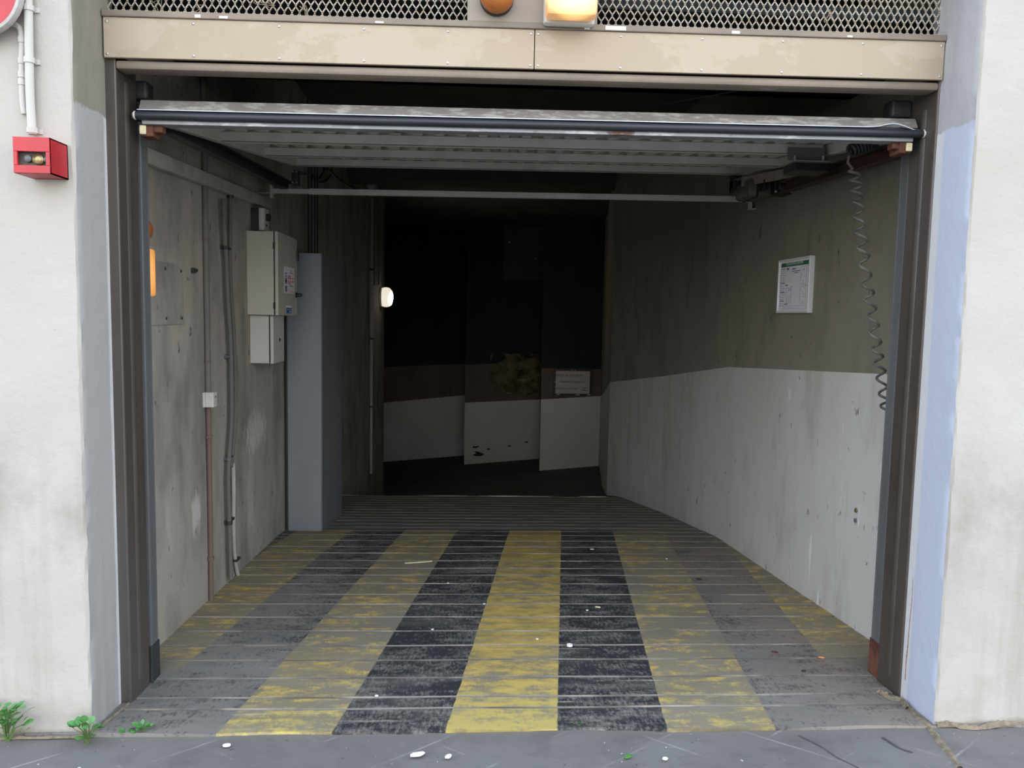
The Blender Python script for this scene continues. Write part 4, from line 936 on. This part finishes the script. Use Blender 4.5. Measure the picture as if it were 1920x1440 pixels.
# crumbling plaster patch, proud lumps of bare render
A, Bv = pxY(918, 738, yM), pxY(1012, 664, yM)
mb = MB(); nxp, nyp = 46, 36; vs = []
for j in range(nyp+1):
    for i in range(nxp+1):
        u, v = i/nxp, j/nyp; x, z = lerp(A.x, Bv.x, u), lerp(A.z, Bv.z, v)
        r = max(0, 1-((u-.58)/.58)**2-((v-.45)/.55)**2*1.1); r += .55*nz((u*5, v*4, 2)); r = max(0, min(1, r*2.5))
        vs.append((x, yM-.002-(.045*r+.03*r*max(0, nz((u*9, v*8, 5)))+(-.02 if r <= .02 else 0)), z))
mb.add(vs, [(j*(nxp+1)+i, j*(nxp+1)+i+1, (j+1)*(nxp+1)+i+1, (j+1)*(nxp+1)+i) for j in range(nyp) for i in range(nxp)])
o = link('crumbled_plaster', mb, 'spall', smooth=True); o.parent = wall_back_m
# low blackened holes on the middle panel
mb = MB()
for x, y, r in ((897, 852, .10), (890, 838, .05), (916, 842, .035), (955, 836, .03), (988, 829, .035)):
    p = pxY(x, y, yM); pts_ = [(p.x+r*1.3*math.cos(k*.5236)*(.8+.9*nz((k*.9+.3, r*53.3, x*.37))), yM-.004, p.z+r*.6*math.sin(k*.5236)*(.8+.9*nz((k*.9+.3, r*53.3, x*.37)))) for k in range(12)]
    mb.add(pts_+[(q[0], yM-.0, q[2]) for q in pts_], [tuple(range(12))]+[(k, (k+1) % 12, 12+(k+1) % 12, 12+k) for k in range(12)])
o = link('plaster_hole', mb, 'crack'); o.parent = wall_back_m
a, bb = pxY(945, 418, yM), pxY(1018, 526, yM)
t = thing('wall_hatch', 'dark grey hatch panel high on the middle back wall', 'hatch', ((a.x+bb.x)/2, yM, bb.z))
mb = MB(); mb.box(a.x, bb.x, yM-.03, yM, bb.z, a.z); link('hatch_panel', mb, 'hatch', t, bevel=.005)
c = pxY(935, 470, yM); mb = MB(); mb.box(c.x-.05, c.x+.03, yM-.05, yM, bb.z-.3, a.z+.02); link('side_post', mb, 'black_wall', t)
for x, y in ((955, 454), (1005, 485)):
    q = pxY(x, y, yM-.03); mb = MB(); mb.lathe([(.02, 0), (.02, .01), (.01, .016)], (q.x, yM-.03, q.z), (0, -1, 0), 10); link('bolt', mb, 'silver', t)

# ================================================================== FACADE FITTINGS
# round amber dome and lit amber lamp on the centre plate
p = pxY(931.5, 0, .19); q = pxY(932, 28, .19); rr_ = .061
cz = q.z+rr_
t = thing('amber_dome', 'unlit round amber lens on the plate above the door', 'lamp', (p.x, .208, cz-rr_))
mb = MB(); mb.cyl((p.x, .208, cz), (p.x, .190, cz), rr_*1.0, 28); link('lamp_base', mb, 'dark_steel', t, smooth=True)
mb = MB(); mb.lathe([(rr_*.96, .018), (rr_*1.0, .03), (rr_*.96, .048), (rr_*.78, .066), (rr_*.45, .078), (.002, .082)], (p.x, .208, cz), (0, -1, 0), 28); link('lens', mb, 'amber', t, smooth=True)
a, bb = pxY(1022, 36, .14), pxY(1117, 39, .14)
w_ = bb.x-a.x; zb3 = (a.z+bb.z)/2
t = thing('amber_lamp', 'lit rectangular amber warning lamp on the plate above the door', 'lamp', ((a.x+bb.x)/2, .208, zb3))
mb = MB(); mb.box(a.x-.002, bb.x+.002, .165, .208, zb3-.004, zb3+.215); link('lamp_base', mb, 'white_plastic', t, bevel=.012, smooth=True)
MT['lens_out'] = lit_lens('lit_amber_lens', (.008, -.115, .115), .13, C('cf9668'), (1, .55, .20), 2.0, .10)
mb = MB(); mb.box(a.x, bb.x, .095, .165, zb3, zb3+.21); link('lens', mb, 'lens_out', t, bevel=.018, smooth=True)

# red key switch box
a = pxY(24, 256, -.11); bb = pxY(95, 326, -.11)
xa, xb, z0, z1 = a.x, bb.x, bb.z, a.z; yF = -.11
t = thing('key_switch_box', 'red steel key switch box on the plaster pier', 'switch', ((xa+xb)/2, 0, z0))
dw = xb-xa; dh = z1-z0
mb = MB(); s = .004; x_l, x_r, z_b, z_t = xa+dw*.11, xb-dw*.11, z0+dh*.22, z0+dh*.60
mb.box(xa, xb, -.006, .004, z0, z1)
mb.box(xa, xa+s, yF, 0, z0, z1); mb.box(xb-s, xb, yF, 0, z0, z1); mb.box(xa, xb, yF, 0, z0, z0+s); mb.box(xa, xb, yF, 0, z1-s, z1)
link('housing', mb, 'red_box', t)
for nm, r in (('front_bar', (xa, xb, z_t, z1)), ('front_bar', (xa, xb, z0, z_b)), ('front_cheek', (xa, x_l, z_b, z_t)), ('front_cheek', (x_r, xb, z_b, z_t))):
    mb = MB(); mb.box(r[0], r[1], yF-.003, yF+.006, r[2], r[3]); link(nm, mb, 'red_box', t, bevel=.0015)
mb = MB(); mb.box(xa+s, xb-s, -.088, -.078, z0+s, z1-s); bk = link('switch_panel', mb, 'box_inside', t)
kz = (z_b+z_t)/2; kx_ = lerp(x_l, x_r, .64)
mb = MB(); mb.lathe([(.018, 0), (.018, .012), (.013, .016), (.010, .012), (.004, .014)], (kx_, -.088, kz), (0, -1, 0), 18); sub('key_cylinder', mb, 'brass', bk, smooth=True)
mb = MB(); mb.lathe([(.012, 0), (.012, .012), (.006, .016)], (lerp(x_l, x_r, .28), -.088, kz+.002), (0, -1, 0), 14); sub('indicator_lens', mb, 'galv', bk, smooth=True)
mb = MB(); mb.lathe([(.009, 0), (.009, .012), (.004, .016)], (lerp(x_l, x_r, .94), -.088, kz), (0, -1, 0), 12); sub('push_button', mb, 'galv', bk, smooth=True)
# conduits on the pier
def ppx(lst, yy=-.02): return spline([pxY(x, y, yy) for x, y in lst])
def pclamp(p, r, parent):
    mb = MB(); mb.tube([p-Vector((0, 0, .009)), p+Vector((0, 0, .009))], r, 12); mb.box(p.x, p.x+r+.008, -.006, .006, p.z-.008, p.z+.008); return link('clamp', mb, 'pipe_white', parent)
L_ = ppx(((51.5, -60), (53, 0), (54, 60), (55, 120), (56, 170), (58, 210), (61, 252)), -.022)
t = thing('facade_conduit', 'white painted conduit dropping straight into the red key switch box', 'conduit', L_[-1])
mb = MB(); mb.tube(L_, .0132, 12); link('tube', mb, 'pipe_white', t, smooth=True)
for y in (14, 112, 245): pclamp(min(L_, key=lambda v: abs(v.z-pxY(55, y, -.022).z)), .0165, t)
L_ = ppx(((-10, 40), (10, 41), (28, 46), (38, 55), (41, 75), (41, 110), (41, 150), (42, 180), (43.5, 200), (46, 214)), -.011)
t = thing('facade_conduit', 'thinner white painted conduit curving from the round sign', 'conduit', L_[-1])
mb = MB(); mb.tube(L_, .0092, 12); link('tube', mb, 'pipe_white', t, smooth=True)
for y in (76, 112, 142, 154): pclamp(min(L_[30:], key=lambda v: abs(v.z-pxY(42, y, -.014).z)), .0115, t)
# round red sign
e1 = pxY(0, 49, -.05); ctr = pxY(-42, -18, -.05); rs = .139
t = thing('round_sign', 'round red traffic sign with grey-white rim on the plaster pier', 'sign', (ctr.x, 0, ctr.z-rs))
mb = MB(); mb.cyl((ctr.x, -.05, ctr.z), (ctr.x, -.06, ctr.z), rs, 48); dsk = link('sign_face', mb, 'red_sign', t)
mb = MB(); mb.lathe([(rs*.92, -.062), (rs*.93, -.066), (rs*1.0, -.066), (rs*1.03, -.058), (rs*1.03, -.046), (rs*.98, -.04)][::-1], (ctr.x, 0, ctr.z), (0, 1, 0), 48)
mb.f = mb.f[:-2]; mb.mi = mb.mi[:-2]; link('rim', mb, 'sign_rim', t, smooth=True)
mb = MB(); mb.box(ctr.x-rs*.65, ctr.x+rs*.65, -.0615, -.06, ctr.z-rs*.16, ctr.z+rs*.16); sub('white_bar', mb, 'paper', dsk)
mb = MB(); mb.cyl((ctr.x, 0, ctr.z), (ctr.x, -.05, ctr.z), .05, 20); link('stand_off', mb, 'galv', t)

# ================================================================== SMALL THINGS ON THE GROUND
def leaf_mesh(L, wd):
    me = bpy.data.meshes.new('leaf'); st = [(0, .0), (.2, .55), (.45, 1.0), (.7, .8), (.88, .42), (1, 0)]
    v = []; f = []
    for s_, w2 in st: v += [(-w2*wd/2, s_*L, .10*L*math.sin(s_*2.6)-.06*L*w2*0+.02*L), (0, s_*L, .10*L*math.sin(s_*2.6)), (w2*wd/2, s_*L, .10*L*math.sin(s_*2.6)+.02*L)]
    for i in range(len(st)-1):
        for k in range(2): f.append((i*3+k, i*3+k+1, i*3+k+4, i*3+k+3))
    me.from_pydata(v, [], f); me.materials.append(MT['leaf'])
    for p in me.polygons: p.use_smooth = True
    return me
LM = leaf_mesh(.030, .022); LS = leaf_mesh(.018, .014)
def weed(loc, n, spread, hgt, lm, lab, seed):
    rg = random.Random(seed); t = thing('weed', lab, 'plant', loc)
    mbs = MB()
    for k in range(n):
        a = rg.uniform(0, 6.28); f = rg.uniform(.25, 1); r = spread*rg.uniform(.15, 1)
        tip = Vector((math.cos(a)*r, min(math.sin(a)*r*.6, .0)-.012 if loc[1] < .0 else math.sin(a)*r*.6, hgt*f))
        mbs.tube([Vector(loc)+Vector((rg.uniform(-.006, .006), -.004, -.005)), Vector(loc)+tip*.55+Vector((0, 0, hgt*.12)), Vector(loc)+tip], [.0016, .0013, .0009], 5)
        o = bpy.data.objects.new('leaf', lm); COL.objects.link(o); o.parent = t; o.location = tip
        o.rotation_euler = (rg.uniform(.0, .9), rg.uniform(-.4, .4), a-math.pi/2+rg.uniform(-.5, .5)); sc = rg.uniform(.8, 1.35); o.scale = (sc, sc, sc)
    link('stem', mbs, 'stem', t)
weed(pxP(12, 1390)+Vector((0, .01, 0)), 40, .065, .13, LM, 'bushy green weed at the foot of the plaster pier', 1)
weed(pxP(165, 1390)+Vector((0, 0, 0)), 22, .05, .075, LM, 'leafy green weed at the corner of the plaster pier', 5)
weed(pxP(268, 1372), 22, .035, .028, LS, 'low green weed sprouting at the ramp edge', 9)
weed(pxP(238, 1374), 5, .014, .01, LS, 'tiny pale weed tuft beside the low green weed', 12)
weed(pxP(1082, 1361), 4, .016, .006, LS, 'tiny grass tuft in the ramp edge by the black band', 15)
def butt(px_, ang, lab, mat='tan', L_=.026, r=.0042, raise_=0):
    p = pxG(*px_) if px_[1] < 1365 else pxP(*px_); p.z += r+.001
    mb = MB(); d = Vector((math.cos(ang), math.sin(ang), 0))*L_/2; mb.cyl(p-d, p+d*.6, r, 10); mb.cyl(p+d*.6, p+d, r*.8, 10)
    tag(link('cigarette_butt', mb, mat, base=p, smooth=True), lab, 'litter')
butt((1540, 1235), -.3, 'orange cigarette butt on the ramp near the guide channel foot')
butt((1121, 1140), -.3, 'pale cigarette butt on the black band of the ramp', 'cream_chip', .028)
def scrap(px_, sx, sy, ang, mat, name, lab, grp=None, h=.003):
    p = pxG(*px_) if px_[1] < 1365 else pxP(*px_); p.z += .004
    mb = MB(); k = 9; pts_ = []
    for i in range(k):
        a = 2*math.pi*i/k; rr2 = 1+.3*nz((i*1.7, px_[0], 0)); x, y = math.cos(a)*sx*rr2, math.sin(a)*sy*rr2
        pts_.append((p.x+x*math.cos(ang)-y*math.sin(ang), p.y+x*math.sin(ang)+y*math.cos(ang), p.z))
    top_ = [(q[0], q[1], q[2]+h*(1+.5*nz((i, 3, 1)))) for i, q in enumerate(pts_)]
    mb.add(pts_+top_, [tuple(range(k-1, -1, -1)), tuple(range(k, 2*k))]+[(i, (i+1) % k, k+(i+1) % k, k+i) for i in range(k)])
    tag(link(name, mb, mat, base=p), lab, 'litter', grp)
scrap((1068, 1213), .014, .011, 0, 'white_scrap', 'paper_scrap', 'white crumpled scrap on the black band of the ramp', h=.010)
scrap((783, 1417), .026, .014, .3, 'white_scrap', 'chewing_gum', 'large white spot of gum on the pavement')
scrap((840, 1421), .015, .010, 1, 'white_scrap', 'chewing_gum', 'small white spot of gum on the pavement beside the larger one')
scrap((1178, 1420), .016, .010, .6, 'leaf', 'fallen_leaf', 'small green leaf lying on the pavement', h=.002)
scrap((1247, 1425), .010, .008, 0, 'white_scrap', 'paper_scrap', 'tiny white scrap on the pavement beyond the green leaf')
scrap((425, 1400), .014, .010, 0, 'white_scrap', 'bottle_cap', 'small pale round cap on the pavement below the yellow band')
scrap((1507, 1260), .011, .008, .3, 'crack', 'dry_leaf', 'small dark dry leaf on the ramp below the orange butt')
scrap((1452, 1224), .016, .009, -.3, 'rust', 'dry_leaf', 'brown dry leaf on the dusty right band of the ramp')
scrap((1110, 1031), .014, .012, 0, 'white_scrap', 'paper_scrap', 'pale pebble high on the black band of the ramp')
scrap((1310, 1087), .02, .013, 0, 'crack', 'dry_leaf', 'dark clump beside the yellow band further up the ramp')
scrap((785, 1056), .09, .008, .25, 'cream_chip', 'wood_splinter', 'long pale splinter lying on the yellow band', h=.006)
for x, y in ((908, 1134), (840, 1095), (811, 1182), (1101, 1146), (1250, 1049), (706, 1307), (1007, 1200)): scrap((x, y), .007, .006, 0, 'white_scrap', 'grit_crumb', 'tiny white crumb of grit on the painted ramp', 'crumbs scattered on the ramp')
# dirt-filled crack across the pavement at the right pier and dirt against the jamb
def crackline(pts_, wd, mat, lab, name, h=.004):
    P_ = [pxP(x, y) for x, y in pts_]; P_ = spline(P_, 6); mb = MB(); vs = []; n_ = len(P_)
    for i, p in enumerate(P_):
        d = (P_[min(i+1, n_-1)]-P_[max(i-1, 0)]).normalized(); s_ = Vector((-d.y, d.x, 0)); k = wd*(.6+.7*abs(nz((i*.7, wd*99, 0))))
        g = ramp_z(max(p.y, 0)) if p.y > -.01 else -.002
        for q, z in ((-1, 0), (-.3, h*(1+nz((i*1.3, 1, 0)))), (.4, h*(1+nz((i*1.1, 5, 0)))), (1, 0)): v = p+s_*(q*k); vs.append((v.x, v.y, g+z+.002))
    mb.add(vs, [(i*4+k, i*4+k+1, i*4+k+5, i*4+k+4) for i in range(n_-1) for k in range(3)])
    o = link(name, mb, mat); o.parent = pav; o['label'] = lab
    return o
crackline(((1700, 1318), (1715, 1338), (1740, 1362), (1758, 1385), (1778, 1410), (1800, 1440)), .016, 'dirt', 'dirt-filled gap running across the pavement', 'dirt_gap', .006)
crackline(((1497, 1378), (1530, 1394), (1548, 1405), (1572, 1421), (1612, 1440)), .003, 'scuff', 'thin dark crack', 'pavement_crack', .001)
crackline(((1655, 1382), (1670, 1392), (1690, 1404), (1712, 1411)), .007, 'scuff', 'dark scuff', 'pavement_crack', .001)
crackline(((1755, 1362), (1790, 1363), (1830, 1366), (1880, 1360), (1920, 1358)), .014, 'dirt', 'dirt along the pier foot', 'pier_dirt', .012)
crackline(((172, 1381), (210, 1345), (242, 1316)), .006, 'dirt', 'dirt along the pier foot', 'pier_dirt', .006)
crackline(((0, 1386), (60, 1384), (120, 1383), (172, 1381)), .007, 'dirt', 'dirt along the pier foot', 'pier_dirt', .006)
crackline(((1650, 1293), (1668, 1306), (1690, 1312), (1702, 1330)), .016, 'dirt', 'dirt heaped against the jamb', 'pier_dirt', .012)
# loose wire across the gap above the leaf and steel brackets at the jamb heads
a, bb = pxY(1120, 212, 1.2), pxY(1420, 163, .6); mb = MB(); mb.tube([a, a.lerp(bb, .5)-Vector((0, 0, .01)), bb], .002, 6)
tag(link('slack_wire', mb, 'cable', base=a), 'thin slack wire crossing the gap above the raised door', 'wire')
for s, x, lab in ((-1, -1.30, 'dark steel bracket at the jamb head on the conduit wall side'), (1, 1.72, 'dark steel bracket at the jamb head above the coiled cord')):
    t = thing('head_bracket', lab, 'bracket', (x, .42, 2.25)); mb = MB(); lo, hi = (x-.03, x+.05) if s < 0 else (x-.06, x+.03)
    mb.box(lo, hi, .40, .47, 2.30+tilt(x), 2.37+tilt(x)); link('block', mb, 'dark_steel', t, bevel=.012)
    mb = MB(); mb.bar((x+.01*s, .44, 2.16+tilt(x)), (x+.01*s, .44, 2.36+tilt(x)), .03, .02, (0, 1, 0)); link('strap', mb, 'dark_steel', t)
# dry vine strands caught in the mesh, rust run on the sky-tinted return
for k, (px_, py_) in enumerate(((300, 14), (365, 18), (500, 10), (575, 22), (1560, 30))):
    c = pxY(px_, py_, .252); rg = random.Random(40+k); P_ = [c+Vector((rg.uniform(-.04, .04), rg.uniform(-.006, .004), rg.uniform(-.025, .03))) for _ in range(7)]
    mb = MB(); mb.tube(spline(P_, 6), .0011, 5); tag(link('dry_vine', mb, 'dry_vine', base=c), 'curly dry vine strand caught in the cream mesh', 'vine', 'vine strands in the mesh')
mb = MB(); vs = []
for k in range(40):
    z = lerp(.08, .50, k/39); y = .205+.010*nz((z*9, 2, 2))-.012*(k/39); wd_ = .0035*(1-.7*k/39)*(.6+.8*abs(nz((k*.5, 8, 1))))
    vs += [(X1-.0012, y-wd_, z), (X1-.0012, y+wd_, z)]
mb.add(vs, [(2*k, 2*k+1, 2*k+3, 2*k+2) for k in range(39)])
o = link('rust_run', mb, 'rust_run'); o.parent = bpy.data.objects['wall_facade_right']
bpy.context.view_layer.update()
